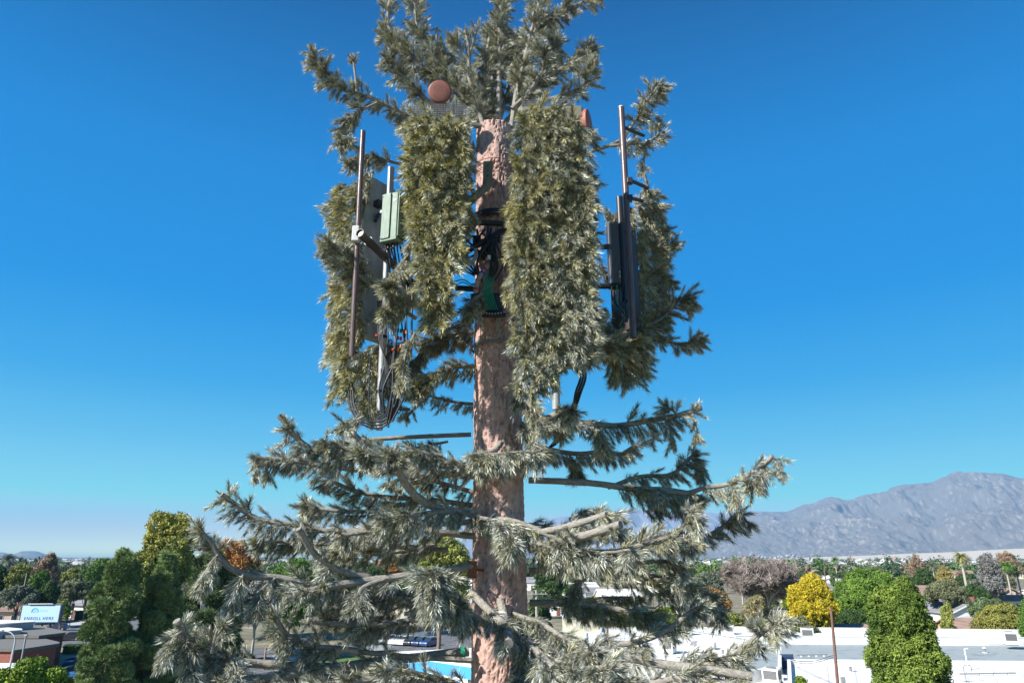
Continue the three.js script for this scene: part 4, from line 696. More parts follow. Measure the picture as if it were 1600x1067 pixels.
// crown volumes as lobes [x, y, z, rx, ry, rz] in metres
function lobesOf(kind, w, h, base, r) {
  const L = [], R = w / 2, mid = base + (h - base) * 0.5;
  if (kind === 'round') { L.push([0, mid, 0, R * 0.66, (h - base) * 0.42, R * 0.66]); const n = 16; for (let i = 0; i < n; i++) { const a = i * 2.4 + r(), v = r(), k = 0.55 + 0.4 * Math.sin(Math.PI * clamp(v * 0.9 + 0.12, 0, 1)); L.push([Math.cos(a) * R * 0.62 * k, lerp(base + 0.12 * (h - base), h - 0.16 * (h - base), v), Math.sin(a) * R * 0.62 * k, R * (0.26 + 0.16 * r()), (h - base) * (0.12 + 0.08 * r()), R * (0.26 + 0.16 * r())]); } L.push([0.1 * R, h - 0.14 * (h - base), 0, R * 0.34, (h - base) * 0.14, R * 0.34]); }
  if (kind === 'wide') { const n = 30; for (let i = 0; i < n; i++) { const a = i * 2.4 + r(), q = Math.sqrt((i + 0.5) / n), top = Math.sqrt(Math.max(0.05, 1 - q * q * 0.85)); L.push([Math.cos(a) * R * 0.8 * q, base + (h - base) * (0.22 + 0.64 * top * (0.7 + 0.3 * r())), Math.sin(a) * R * 0.8 * q, R * (0.2 + 0.1 * r()), (h - base) * (0.1 + 0.06 * r()), R * (0.2 + 0.1 * r())]); } }
  if (kind === 'column') { const n = 24; for (let i = 0; i < n; i++) { const v = (i + 0.5) / n, a = i * 2.4 + r(), k = 0.8 * Math.pow(Math.sin(Math.PI * (0.25 + 0.68 * v)), 0.55) * (0.85 + 0.3 * r()); L.push([Math.cos(a) * R * 0.55 * k, lerp(base + 0.3, h - 0.7, v), Math.sin(a) * R * 0.55 * k, R * 0.62 * k + 0.25, (h - base) * 0.075, R * 0.62 * k + 0.25]); } }
  if (kind === 'cone') { const n = 60; for (let i = 0; i < n; i++) { const v = Math.pow((i + 0.5) / n, 0.85), a = i * 2.4 + r() * 1.5, k = Math.pow(1 - v, 0.45) * (0.65 + 0.55 * r()); L.push([Math.cos(a) * R * 0.78 * k, lerp(base, h - 0.5, v) + (r() - 0.5) * 0.6, Math.sin(a) * R * 0.78 * k, R * 0.25 * k + 0.3, (h - base) * 0.035 + 0.15, R * 0.25 * k + 0.3]); } }
  return L;
}
// o: name, label, category, group, x, z, h, w, base, kind, leaf colours [low, high], size of a leaf cluster, count, seed
function tree(o) {
  const r = rngOf(o.seed ?? 1), t = thing(o.name ?? 'tree', V(o.x, 0, o.z), o.label, o.category ?? 'tree', o.group, o.turn ?? 0), w = o.w, h = o.h, base = o.base ?? h * 0.25;
  const L = lobesOf(o.kind ?? 'round', w, h, base, r), tot = L.map((l) => l[3] * l[4] + l[3] * l[5]), sum = tot.reduce((a, b) => a + b, 0), n = o.n ?? 700, size = o.size ?? 0.9;
  const R0 = o.trunk ?? Math.max(0.12, h * 0.022), wood = [tube([V(0, -0.1, 0), V(0.1, base * 0.6, 0.05), V(0, base + (h - base) * 0.45, 0)], (q) => lerp(R0, R0 * 0.45, q), { sides: 9, bumpy: 0.1 })];
  for (let i = 1; i < Math.min(L.length, 9); i++) { const l = L[i * 2 % L.length]; if (l[1] > base * 0.8) wood.push(tube([V(0, base * (0.5 + 0.4 * r()), 0), V(l[0] * 0.4, lerp(base, l[1], 0.55), l[2] * 0.4), V(l[0], l[1], l[2])], (q) => lerp(R0 * 0.45, R0 * 0.12, q), { sides: 6, caps: false })); }
  mesh('trunk', join(wood), o.bark ?? trunkMat, t);
  const geos = o.needle ? PINES : o.far ? [FARLEAF] : LEAVES.slice(0, 2), two = geos.length > 1 ? 2 : 1, A = o.colors[0], B = o.colors[1];
  const ims = []; for (let k = 0; k < two; k++) { const im = new THREE.InstancedMesh(geos[k], leafMat, Math.ceil(n / two)); im.name = 'crown'; im.userData.kind = 'stuff'; im.castShadow = im.receiveShadow = true; t.add(im); ims.push(im); }
  const e_ = new THREE.Euler(), c_ = new THREE.Color();
  for (let i = 0; i < n; i++) {
    const im = ims[i % two], j = Math.floor(i / two);
    let pick = r() * sum, k = 0; while (k < L.length - 1 && (pick -= tot[k]) > 0) k++;
    const l = L[k], d = V(r() * 2 - 1, r() * 2 - 0.85, r() * 2 - 1).normalize(), q = 0.72 + 0.34 * r();
    const p = V(l[0] + d.x * l[3] * q, l[1] + d.y * l[4] * q, l[2] + d.z * l[5] * q); if (p.y < 0.3) p.y = 0.3 + r() * 0.5;
    const s = size * (0.65 + 0.75 * r()); e_.set(o.needle ? r() * 0.9 - 0.45 : r() * 6.28, r() * 6.28, o.needle ? r() * 0.9 - 0.45 : r() * 6.28);
    m_.compose(p, q_.setFromEuler(e_), V(s, s * (o.needle ? 1.1 : 0.85), s)); im.setMatrixAt(j, m_);
    const up = clamp((p.y - base) / (h - base), 0, 1), mixv = clamp((o.byHeight ? smooth(up + 0.5 * fbm(p.x * 0.4, p.y * 0.4, p.z * 0.4, 2), 0.35, 0.75) : 0.5 + 1.3 * fbm(p.x * 0.35 + o.x, p.y * 0.35, p.z * 0.35, 2)) + (r() - 0.5) * 0.35, 0, 1), kk = 0.72 + 0.5 * r();
    im.setColorAt(j, c_.setRGB(lerp(A[0], B[0], mixv) * kk, lerp(A[1], B[1], mixv) * kk, lerp(A[2], B[2], mixv) * kk));
  }
  return t;
}
// a tree read off the photograph: centre column and top pixel, width in pixels, distance
function treeAt(px, top, wpx, d, o) { const p = at(px, top, d), z = d / Math.cos(0), depth = d * Math.cos(PITCH) + (p.y - EYE) * Math.sin(PITCH); return tree({ ...o, x: p.x, z: -d, h: p.y, w: wpx / FPX * depth }); }
const C = {
  pine: [[0.13, 0.19, 0.065], [0.30, 0.39, 0.15]], darkPine: [[0.075, 0.12, 0.05], [0.17, 0.235, 0.085]], lime: [[0.10, 0.17, 0.015], [0.21, 0.29, 0.03]], green: [[0.06, 0.13, 0.02], [0.13, 0.22, 0.035]], deep: [[0.03, 0.065, 0.018], [0.07, 0.12, 0.03]],
  gold: [[0.36, 0.275, 0.012], [0.54, 0.44, 0.03]], orange: [[0.32, 0.14, 0.04], [0.45, 0.235, 0.07]], olive: [[0.11, 0.12, 0.06], [0.19, 0.20, 0.11]], greyGreen: [[0.10, 0.12, 0.08], [0.2, 0.22, 0.16]], brown: [[0.22, 0.15, 0.10], [0.32, 0.22, 0.15]], yellowGreen: [[0.16, 0.19, 0.04], [0.28, 0.29, 0.07]], sycamore: [[0.13, 0.18, 0.045], [0.32, 0.31, 0.065]], grey: [[0.15, 0.15, 0.14], [0.26, 0.26, 0.25]], pinkBare: [[0.26, 0.21, 0.18], [0.36, 0.30, 0.27]],
};
function bare(px, top, wpx, d, label, tint, n = 420, extra = null) { // leafless crown of fine twigs
  const p = at(px, top, d), depth = d * Math.cos(PITCH) + (p.y - EYE) * Math.sin(PITCH), w = wpx / FPX * depth, h = p.y, r = rngOf(px * 7 + 3), t = thing('bare_tree', V(p.x, 0, -d), label, 'tree');
  const limbs = [], tips = [];
  const grow = (a, dir, len, rad, lv) => { const b = a.clone().addScaledVector(dir, len); limbs.push(tube([a, a.clone().lerp(b, 0.5).add(V((r() - 0.5) * len * 0.1, 0, (r() - 0.5) * len * 0.1)), b], (q) => lerp(rad, rad * 0.6, q), { sides: lv > 2 ? 4 : 6, caps: false, segs: 3 })); if (lv >= 2) { tips.push([b, dir], [a.clone().lerp(b, 0.5), dir]); } if (lv >= 4) return; const k = lv === 0 ? 6 : 3; for (let i = 0; i < k; i++) { const an = i / k * 6.28 + r(), sp = lv === 0 ? 0.75 : 0.6; grow(a.clone().lerp(b, 0.55 + 0.45 * r()), dir.clone().multiplyScalar(0.9).add(V(Math.cos(an) * sp, 0.15, Math.sin(an) * sp)).normalize(), len * (0.66 + 0.2 * r()), rad * 0.55, lv + 1); } };
  grow(V(0, 0, 0), V(0, 1, 0), h * 0.28, h * 0.02, 0);
  const bb = new THREE.Box3(); for (const g of limbs) { g.computeBoundingBox(); bb.union(g.boundingBox); }
  const sx = w / (bb.max.x - bb.min.x), sy = h / bb.max.y; const wood = join(limbs); wood.scale(sx, sy, sx); wood.computeVertexNormals();
  mesh('trunk', wood, paleTrunk, t);
  const tw = []; for (let i = 0; i < 26; i++) { const a = V((r() - 0.5) * 0.5, (r() - 0.5) * 0.4, (r() - 0.5) * 0.5); tw.push(tube([a, a.clone().add(V((r() - 0.5) * 1, 0.15 + 0.5 * r(), (r() - 0.5) * 1))], (q) => lerp(0.028, 0.012, q), { sides: 3, segs: 1, caps: false })); }
  const im = new THREE.InstancedMesh(join(tw), std(1, 1, 1, 0.9), n); im.name = 'twigs'; im.userData.kind = 'stuff'; const c_ = new THREE.Color();
  for (let i = 0; i < n; i++) { const [b, d2] = tips[Math.floor(r() * tips.length)], q = V(b.x * sx, b.y * sy, b.z * sx).add(V((r() - 0.5) * w * 0.12, (r() - 0.6) * h * 0.1, (r() - 0.5) * w * 0.12)), s = 1.4 + r() * 1.2; m_.compose(q, q_.setFromEuler(new THREE.Euler(r() * 0.6, r() * 6.28, r() * 0.6)), V(s, s, s)); im.setMatrixAt(i, m_); const k = 0.7 + 0.6 * r(), m = r(); im.setColorAt(i, c_.setRGB(lerp(tint[0][0], tint[1][0], m) * k, lerp(tint[0][1], tint[1][1], m) * k, lerp(tint[0][2], tint[1][2], m) * k)); }
  t.add(im); return t;
}
function palm(x, z, h, label, { frond = 2.6, n = 46, skirt = 0, color = [[0.10, 0.13, 0.04], [0.24, 0.25, 0.08]], trunk = 0.28, droop = 1, seed = 4, group } = {}) {
  const r = rngOf(seed), t = thing('palm_tree', V(x, 0, z), label, 'palm tree', group);
  mesh('trunk', tube([V(0, -0.1, 0), V(0.1, h * 0.5, 0), V(0, h, 0)], (q) => lerp(trunk * 1.2, trunk * 0.8, q), { sides: 9, bumpy: 0.15 }), paleTrunk, t);
  const pos = [], cl = [];
  for (let i = 0; i < n + skirt; i++) {
    const dead = i >= n, a = i * 2.399 + r(), el = dead ? -0.9 - 0.4 * r() : lerp(1.35, -0.55, (i + 0.5) / n) + (r() - 0.5) * 0.25, L = frond * (dead ? 0.7 : 0.8 + 0.35 * r()), c = dead ? [0.24, 0.17, 0.10] : [0, 1, 2].map((k) => lerp(color[0][k], color[1][k], r()));
    let p = V(0, h, 0), e = el; const seg = 5, side = V(-Math.sin(a), 0, Math.cos(a));
    for (let s = 0; s < seg; s++) {
      const d = V(Math.cos(a) * Math.cos(e), Math.sin(e), Math.sin(a) * Math.cos(e)), q = p.clone().addScaledVector(d, L / seg); e -= droop * 0.32;
      for (const sg of [-1, 1]) for (let f = 0; f < 3; f++) { const u = (f + 0.5) / 3, m = p.clone().lerp(q, u), m2 = p.clone().lerp(q, Math.min(1, u + 0.3)), wd = L * 0.26 * Math.sin(Math.PI * clamp((s + u) / seg * 0.85 + 0.15, 0, 1)), tip = m2.clone().addScaledVector(side, sg * wd).add(V(0, -wd * 0.4, 0)).addScaledVector(d, wd * 0.5), k = 0.7 + 0.6 * r(); for (const v of [m, m2, tip]) { pos.push(v.x, v.y, v.z); cl.push(c[0] * k, c[1] * k, c[2] * k); } }
      p = q;
    }
  }
  const g = new THREE.BufferGeometry(); g.setAttribute('position', new THREE.Float32BufferAttribute(pos, 3)); g.setAttribute('color', new THREE.Float32BufferAttribute(cl, 3)); g.computeVertexNormals();
  const m = mesh('fronds', g, leafMat, t); m.userData.kind = 'stuff'; return t;
}
const palmAt = (px, top, d, label, o = {}) => { const p = at(px, top, d); return palm(p.x, -d, p.y - (o.frond ?? 2.6) * 0.75, label, o); };

// near trees, left
treeAt(194, 864, 96, 84, { name: 'pine_tree', label: 'tall dense green pine left of the lower branches, beside the blue cars', kind: 'cone', colors: C.pine, needle: true, size: 0.95, n: 5600, seed: 21, base: 1 });
treeAt(262, 866, 84, 88, { name: 'pine_tree', label: 'second dense green pine just right of the tall left pine, below the yellowing tree', kind: 'cone', colors: C.pine, needle: true, size: 0.9, n: 4600, seed: 22, base: 1 });
treeAt(335, 862, 120, 98, { name: 'pine_tree', label: 'dark broad pine behind the lowest left branches of the mast', kind: 'cone', colors: C.darkPine, needle: true, size: 1.2, n: 4200, seed: 23, base: 1.5 });
treeAt(52, 1024, 128, 62, { name: 'lime_green_tree', label: 'bright lime-green round tree in the bottom left corner', kind: 'wide', colors: C.lime, size: 0.62, n: 4600, seed: 24, base: 2 });
treeAt(272, 803, 112, 112, { name: 'sycamore_tree', label: 'tall tree turning yellow above the pines, left of the mast', kind: 'round', colors: C.sycamore, size: 0.95, n: 3000, seed: 25, base: 9, byHeight: true });
treeAt(370, 846, 84, 150, { name: 'maple_tree', label: 'orange autumn tree behind the left branches, right of the yellowing tree', kind: 'round', colors: C.orange, size: 1.1, n: 1600, seed: 26, base: 6 });
treeAt(612, 858, 60, 170, { name: 'maple_tree', label: 'orange-brown autumn tree glimpsed left of the trunk between branches', kind: 'round', colors: C.orange, size: 1.1, n: 1200, seed: 27, base: 5 });
treeAt(690, 836, 110, 118, { name: 'feathery_tree', label: 'tall light green feathery tree right behind the trunk on its left', kind: 'round', colors: C.yellowGreen, size: 0.95, n: 2200, seed: 28, base: 7 });
treeAt(460, 872, 110, 150, { name: 'broadleaf_tree', label: 'mid green tree seen through the left branches, behind the lawn', kind: 'round', colors: C.green, size: 1.05, n: 1700, seed: 29, base: 3 });
treeAt(560, 880, 130, 165, { name: 'broadleaf_tree', label: 'dark green tree behind the car park, seen between branches', kind: 'round', colors: C.deep, size: 1.1, n: 1700, seed: 30, base: 4 });
treeAt(648, 905, 100, 158, { name: 'broadleaf_tree', label: 'shady tree over the row of parked cars left of the trunk', kind: 'wide', colors: C.deep, size: 1.0, n: 1500, seed: 31, base: 4.5 });
treeAt(405, 905, 90, 128, { name: 'broadleaf_tree', label: 'grey-leaved tree with pale trunk behind the lowest left limbs', kind: 'round', colors: C.grey, size: 0.9, n: 1300, seed: 32, base: 5, bark: paleTrunk });
bare(288, 912, 40, 100, 'thin pinkish bare tree standing between the pines', C.pinkBare, 160);
// left middle distance
palmAt(16, 862, 215, 'shaggy palm with dark crown at the far left edge', { frond: 3.2, n: 60, color: C.greyGreen, skirt: 40, seed: 41, trunk: 0.5 });
palmAt(32, 870, 420, 'small distant palm right of the shaggy palm', { frond: 2.8, n: 36, color: C.deep, seed: 42 }); palmAt(40, 871, 430, 'second small distant palm, close beside the first', { frond: 2.8, n: 36, color: C.deep, seed: 43 });
treeAt(78, 864, 44, 205, { name: 'cypress_tree', label: 'tall rust-brown tree right of the shaggy palm', kind: 'round', colors: C.brown, size: 1.2, n: 1300, seed: 44, base: 4 });
treeAt(32, 880, 40, 200, { name: 'broadleaf_tree', label: 'light green tree between shaggy palm and rust-brown tree', kind: 'round', colors: C.yellowGreen, size: 1.1, n: 900, seed: 45, base: 3 });
treeAt(-2, 884, 40, 198, { name: 'broadleaf_tree', label: 'dark tree at the left picture edge below the shaggy palm', kind: 'round', colors: C.deep, size: 1.1, n: 900, seed: 46, base: 3 });
treeAt(34, 911, 64, 172, { name: 'olive_tree', label: 'grey-green spreading tree behind the billboard', kind: 'wide', colors: C.greyGreen, size: 1.0, n: 1300, seed: 47, base: 2.5 });
treeAt(78, 908, 36, 176, { name: 'broadleaf_tree', label: 'dark sparse tree above the billboard, right of the grey-green one', kind: 'round', colors: C.deep, size: 0.9, n: 800, seed: 48, base: 2.5 });
treeAt(116, 902, 62, 190, { name: 'olive_tree', label: 'rounded grey-olive tree above the grey-roofed house', kind: 'wide', colors: C.olive, size: 1.0, n: 1300, seed: 49, base: 2.5 });
treeAt(140, 903, 50, 194, { name: 'broadleaf_tree', label: 'dark rounded tree right of the grey-olive tree, over the house roof', kind: 'wide', colors: C.deep, size: 1.0, n: 1000, seed: 50, base: 2.5 });
treeAt(112, 888, 44, 240, { name: 'broadleaf_tree', label: 'yellow-green tree right of the rust-brown tree', kind: 'round', colors: C.yellowGreen, size: 1.1, n: 900, seed: 51, base: 3 });
treeAt(160, 872, 58, 225, { name: 'broadleaf_tree', label: 'rounded green tree close left of the tall pine top', kind: 'round', colors: C.green, size: 1.1, n: 1200, seed: 52, base: 4 });
treeAt(62, 892, 36, 190, { name: 'broadleaf_tree', label: 'bright green tree below the rust-brown tree', kind: 'round', colors: C.green, size: 1.0, n: 800, seed: 53, base: 2.5 });
treeAt(131, 880, 8, 230, { name: 'cypress_tree', label: 'slim dark cypress behind the grey-olive tree', kind: 'column', colors: C.darkPine, size: 0.8, n: 320, seed: 54, base: 0.5 });
treeAt(100, 936, 24, 168, { name: 'shrub', label: 'bright green round shrub right of the billboard top', category: 'shrub', kind: 'wide', colors: C.lime, size: 0.7, n: 420, seed: 55, base: 0.5 });
treeAt(10, 898, 40, 230, { name: 'broadleaf_tree', label: 'brownish leafless-looking tree at the left edge above the brown roof', kind: 'round', colors: C.brown, size: 1.0, n: 700, seed: 56, base: 2.5 });
// right side
treeAt(1410, 905, 84, 60, { name: 'juniper_tree', label: 'big bright green upright tree with two tops in front of the white roofs', kind: 'column', colors: [[0.055, 0.10, 0.015], [0.20, 0.27, 0.045]], size: 0.5, n: 8500, seed: 61, base: 0.6 });
treeAt(1376, 918, 72, 61, { name: 'juniper_tree', label: 'lower left top of the bright green upright pair', kind: 'column', colors: [[0.055, 0.10, 0.015], [0.20, 0.27, 0.045]], size: 0.5, n: 5600, seed: 62, base: 0.6 });
treeAt(1262, 896, 84, 128, { name: 'ginkgo_tree', label: 'bright golden yellow tree behind the wooden pole', kind: 'round', colors: C.gold, size: 0.75, n: 3800, seed: 63, base: 1 });
treeAt(1356, 882, 132, 148, { name: 'camphor_tree', label: 'broad deep green tree right of the golden tree', kind: 'wide', colors: [[0.075, 0.145, 0.02], [0.17, 0.27, 0.04]], size: 0.9, n: 5600, seed: 64, base: -1.5 });
treeAt(1252, 961, 58, 118, { name: 'shrub', label: 'grey-green bush in front of the golden tree', category: 'bush', kind: 'wide', colors: C.olive, size: 0.65, n: 1200, seed: 65, base: 0.5 });
bare(1185, 878, 100, 152, 'large pinkish leafless tree left of the golden tree', [[0.22, 0.18, 0.15], [0.33, 0.275, 0.24]], 520);
treeAt(1180, 932, 70, 126, { name: 'broadleaf_tree', label: 'olive-yellow half bare tree below the pinkish leafless tree', kind: 'round', colors: [[0.16, 0.16, 0.07], [0.3, 0.25, 0.13]], size: 0.8, n: 1200, seed: 66, base: 1.2 });
treeAt(1188, 962, 40, 119, { name: 'shrub', label: 'yellow-green bush on the edge of the white roof', category: 'bush', kind: 'wide', colors: C.yellowGreen, size: 0.6, n: 700, seed: 67, base: 0.5 });
treeAt(1145, 958, 44, 122, { name: 'broadleaf_tree', label: 'small olive tree left of the yellow-green bush', kind: 'round', colors: C.yellowGreen, size: 0.8, n: 700, seed: 68, base: 1.2 });
treeAt(1108, 912, 62, 160, { name: 'maple_tree', label: 'rusty orange tree left of the pinkish leafless tree', kind: 'wide', colors: [[0.2, 0.15, 0.06], [0.36, 0.2, 0.07]], size: 1.0, n: 1200, seed: 69, base: 2.5 });
treeAt(1102, 894, 70, 210, { name: 'broadleaf_tree', label: 'grey-green tree above the rusty orange tree', kind: 'round', colors: C.greyGreen, size: 1.1, n: 1200, seed: 70, base: 3 });
treeAt(1100, 882, 30, 330, { name: 'broadleaf_tree', label: 'compact dark green tree on the plain right of the branches', kind: 'round', colors: C.green, size: 1.4, n: 700, seed: 71, base: 2 });
treeAt(1050, 950, 64, 128, { name: 'broadleaf_tree', label: 'fresh green tree under the right branches behind the white roof', kind: 'round', colors: C.lime, size: 0.9, n: 1000, seed: 72, base: 2 });
treeAt(1000, 950, 50, 150, { name: 'broadleaf_tree', label: 'dark green tree between right branches and the white hall', kind: 'round', colors: C.deep, size: 0.9, n: 900, seed: 73, base: 2 });
treeAt(856, 884, 60, 200, { name: 'broadleaf_tree', label: 'dark green tree right of the trunk behind the pale pole', kind: 'round', colors: C.deep, size: 1.1, n: 1100, seed: 74, base: 2 });
treeAt(842, 935, 44, 140, { name: 'broadleaf_tree', label: 'shady green tree at the foot of the pale pole', kind: 'round', colors: C.deep, size: 0.9, n: 800, seed: 75, base: 1.5 });
treeAt(1472, 902, 62, 180, { name: 'olive_tree', label: 'brown-green spreading tree left of the tall palm', kind: 'wide', colors: C.olive, size: 1.0, n: 1500, seed: 76, base: 2 });
treeAt(1520, 910, 40, 215, { name: 'olive_tree', label: 'grey-green tree right of the tall palm trunk', kind: 'wide', colors: C.deep, size: 1.0, n: 800, seed: 77, base: 2 });
treeAt(1545, 930, 70, 150, { name: 'broadleaf_tree', label: 'grey-green tree beside the white gabled house', kind: 'wide', colors: [[0.06, 0.10, 0.04], [0.15, 0.2, 0.09]], size: 0.85, n: 1800, seed: 78, base: 1.5 });
treeAt(1568, 942, 106, 122, { name: 'broadleaf_tree', label: 'olive-yellow spreading tree at the right edge above the white roof', kind: 'wide', colors: [[0.14, 0.15, 0.03], [0.26, 0.25, 0.06]], size: 0.75, n: 3000, seed: 79, base: 1 });
treeAt(1604, 930, 40, 108, { name: 'broadleaf_tree', label: 'dark green tree cut by the right picture edge', kind: 'round', colors: C.green, size: 0.7, n: 1200, seed: 80, base: 0.6 });
treeAt(1476, 944, 26, 118, { name: 'broadleaf_tree', label: 'small pale green tree between big green tree and orange wall', kind: 'round', colors: C.yellowGreen, size: 0.6, n: 600, seed: 81, base: 1 });
treeAt(1541, 864, 40, 225, { name: 'eucalyptus_tree', label: 'silvery grey tree right of the tall palm', kind: 'round', colors: C.grey, size: 1.1, n: 1300, seed: 82, base: 3 });
treeAt(1570, 858, 34, 330, { name: 'broadleaf_tree', label: 'rust-brown round tree behind the right palms', kind: 'wide', colors: C.brown, size: 1.4, n: 700, seed: 83, base: 4 });
treeAt(1550, 908, 30, 235, { name: 'shrub', label: 'bright green hedge-like tree under the silvery tree', category: 'shrub', kind: 'wide', colors: C.green, size: 0.8, n: 500, seed: 84, base: 0.5 });
treeAt(1440, 884, 34, 265, { name: 'broadleaf_tree', label: 'dark green round tree right of the broad green tree', kind: 'wide', colors: C.deep, size: 1.1, n: 900, seed: 85, base: 2 });
treeAt(1474, 884, 28, 262, { name: 'broadleaf_tree', label: 'golden-brown tree left of the tall palm crown', kind: 'wide', colors: [[0.24, 0.2, 0.06], [0.34, 0.26, 0.09]], size: 1.1, n: 600, seed: 86, base: 2 });
treeAt(1430, 866, 28, 400, { name: 'broadleaf_tree', label: 'rust-coloured tree on the plain above the broad green tree', kind: 'round', colors: C.brown, size: 1.6, n: 500, seed: 87, base: 2 });
treeAt(1225, 893, 24, 190, { name: 'broadleaf_tree', label: 'small bright green tree peeping left of the golden top', kind: 'round', colors: C.lime, size: 0.9, n: 500, seed: 88, base: 2 });
treeAt(1298, 878, 7, 330, { name: 'cypress_tree', label: 'slim dark cypress right of the golden tree top', kind: 'column', colors: C.darkPine, size: 1.1, n: 260, seed: 89, base: 0.5 });
palmAt(1500, 860, 232, 'tall sunlit fan palm standing above the white gabled house', { frond: 3.0, n: 70, color: [[0.2, 0.2, 0.06], [0.36, 0.34, 0.12]], skirt: 30, seed: 90, trunk: 0.42 });
palmAt(1569, 872, 236, 'leftmost of the three palms at the right edge, pale trunk', { frond: 3.2, n: 40, color: C.green, seed: 91, droop: 1.3 }); palmAt(1586, 880, 240, 'middle dark palm of the three at the right edge', { frond: 3.0, n: 40, color: C.deep, seed: 92, droop: 1.3 }); palmAt(1596, 873, 238, 'rightmost of the three palms at the right edge', { frond: 3.2, n: 40, color: C.olive, seed: 93, droop: 1.3 });
palmAt(1304, 868, 420, 'small green palm on the plain above the broad green tree', { frond: 3.4, n: 40, color: C.green, seed: 94 }); palmAt(1456, 876, 330, 'pale palm left of the tall sunlit palm', { frond: 3, n: 40, color: C.olive, seed: 95 }); palmAt(1156, 886, 260, 'orange-brown palm above the pinkish leafless tree', { frond: 3, n: 50, color: [[0.3, 0.2, 0.07], [0.42, 0.27, 0.1]], seed: 96 });
treeAt(1248, 1047, 34, 63, { name: 'shrub', label: 'lime-green clipped bush poking above the white parapet, left of the pole', category: 'bush', kind: 'wide', colors: C.lime, size: 0.4, n: 700, seed: 97, base: 0.4 });

treeAt(1330, 946, 56, 140, { name: 'shrub', label: 'rounded green shrub right of the golden tree, above the tan roof', category: 'bush', kind: 'wide', colors: C.deep, size: 0.75, n: 900, seed: 98, base: 0.3 });
treeAt(1312, 930, 26, 190, { name: 'broadleaf_tree', label: 'small olive tree just right of the golden tree', kind: 'round', colors: C.olive, size: 0.9, n: 500, seed: 99, base: 1 });

// ───────────────────────── buildings ─────────────────────────
const stainTex = noiseTex(512, (u, v) => { const a = pfbm(u, v, 7, 5, 9), b = pfbm(u, v, 26, 3, 2), pond = smooth(Math.abs(a - 0.12), 0.0, 0.03), k = clamp(248 - 26 * smooth(a, 0.05, 0.3) - 16 * (1 - pond) + 22 * b, 150, 255); return [k, k * 0.99, k * 0.965]; }, true);
const B = {
  seam: std(0.58, 0.58, 0.56, 0.7),
  whiteRoof: std(0.80, 0.80, 0.78, 0.7, { map: stainTex }), whiteWall: std(0.74, 0.74, 0.72, 0.8, { map: mottleTex }), blueGrey: std(0.30, 0.345, 0.365, 0.85, { map: stainTex }), cream: std(0.72, 0.67, 0.52, 0.85, { map: mottleTex }), greyRoof: std(0.17, 0.165, 0.15, 0.9, { map: mottleTex }), shingleGrey: std(0.25, 0.25, 0.255, 0.9, { map: mottleTex }), shingleBrown: std(0.27, 0.185, 0.145, 0.9, { map: mottleTex }), tanRoof: std(0.34, 0.225, 0.17, 0.9, { map: mottleTex }),
  brick: std(0.33, 0.12, 0.085, 0.9, { map: mottleTex, bumpMap: grainTex, bumpScale: 0.01 }), brickDark: std(0.2, 0.09, 0.07, 0.9, { map: mottleTex }), peach: std(0.66, 0.42, 0.27, 0.85), glass: new THREE.MeshPhysicalMaterial({ color: col(0.03, 0.04, 0.05), roughness: 0.08, metalness: 0 }), blueGlass: new THREE.MeshPhysicalMaterial({ color: col(0.03, 0.055, 0.12), roughness: 0.12 }), trim: std(0.72, 0.72, 0.7, 0.6), hvac: std(0.68, 0.67, 0.63, 0.6), louver: std(0.2, 0.2, 0.2, 0.7), blueBand: std(0.05, 0.30, 0.62, 0.6), beige: std(0.55, 0.49, 0.4, 0.85), pinkWall: std(0.55, 0.42, 0.36, 0.85), fascia: std(0.3, 0.33, 0.37, 0.7),
};
// flat-roofed hall over a ground polygon of photo points met at roof height
function flatHall(name, quad, roofH, par, label, roofM, wallM, drop = roofH) {
  const c = quad.reduce((a, q) => a.add(V(q[0], 0, q[1])), V(0, 0, 0)).divideScalar(quad.length), t = thing(name, c, label, 'building');
  const sh = new THREE.Shape(quad.map(([x, z]) => new THREE.Vector2(x - c.x, -(z - c.z)))), rg = new THREE.ShapeGeometry(sh).rotateX(-Math.PI / 2).translate(0, roofH, 0), p = rg.attributes.position;
  for (let i = 0; i < p.count; i++) rg.attributes.uv.setXY(i, p.getX(i) / 14, p.getZ(i) / 14);
  mesh('roof', rg, roofM, t);
  for (let i = 0; i < quad.length; i++) {
    const a = quad[i], b = quad[(i + 1) % quad.length], len = Math.hypot(b[0] - a[0], b[1] - a[1]), ry = Math.atan2(-(b[1] - a[1]), b[0] - a[0]);
    const g = box(len - 0.012, roofH + par, 0.25, 0, (roofH + par) / 2, 0); g.rotateY(ry); g.translate((a[0] + b[0]) / 2 - c.x, 0, (a[1] + b[1]) / 2 - c.z); mesh('wall', g, wallM, t);
    const cg = box(len + 0.06, 0.07, 0.36, 0, roofH + par + 0.036 + i * 0.003, 0); cg.rotateY(ry); cg.translate((a[0] + b[0]) / 2 - c.x, 0, (a[1] + b[1]) / 2 - c.z); mesh('coping', cg, B.trim, t);
  }
  return t;
}
const gh = (x, y, h) => { const q = ground(x, y, h); return [q.x, q.z]; };
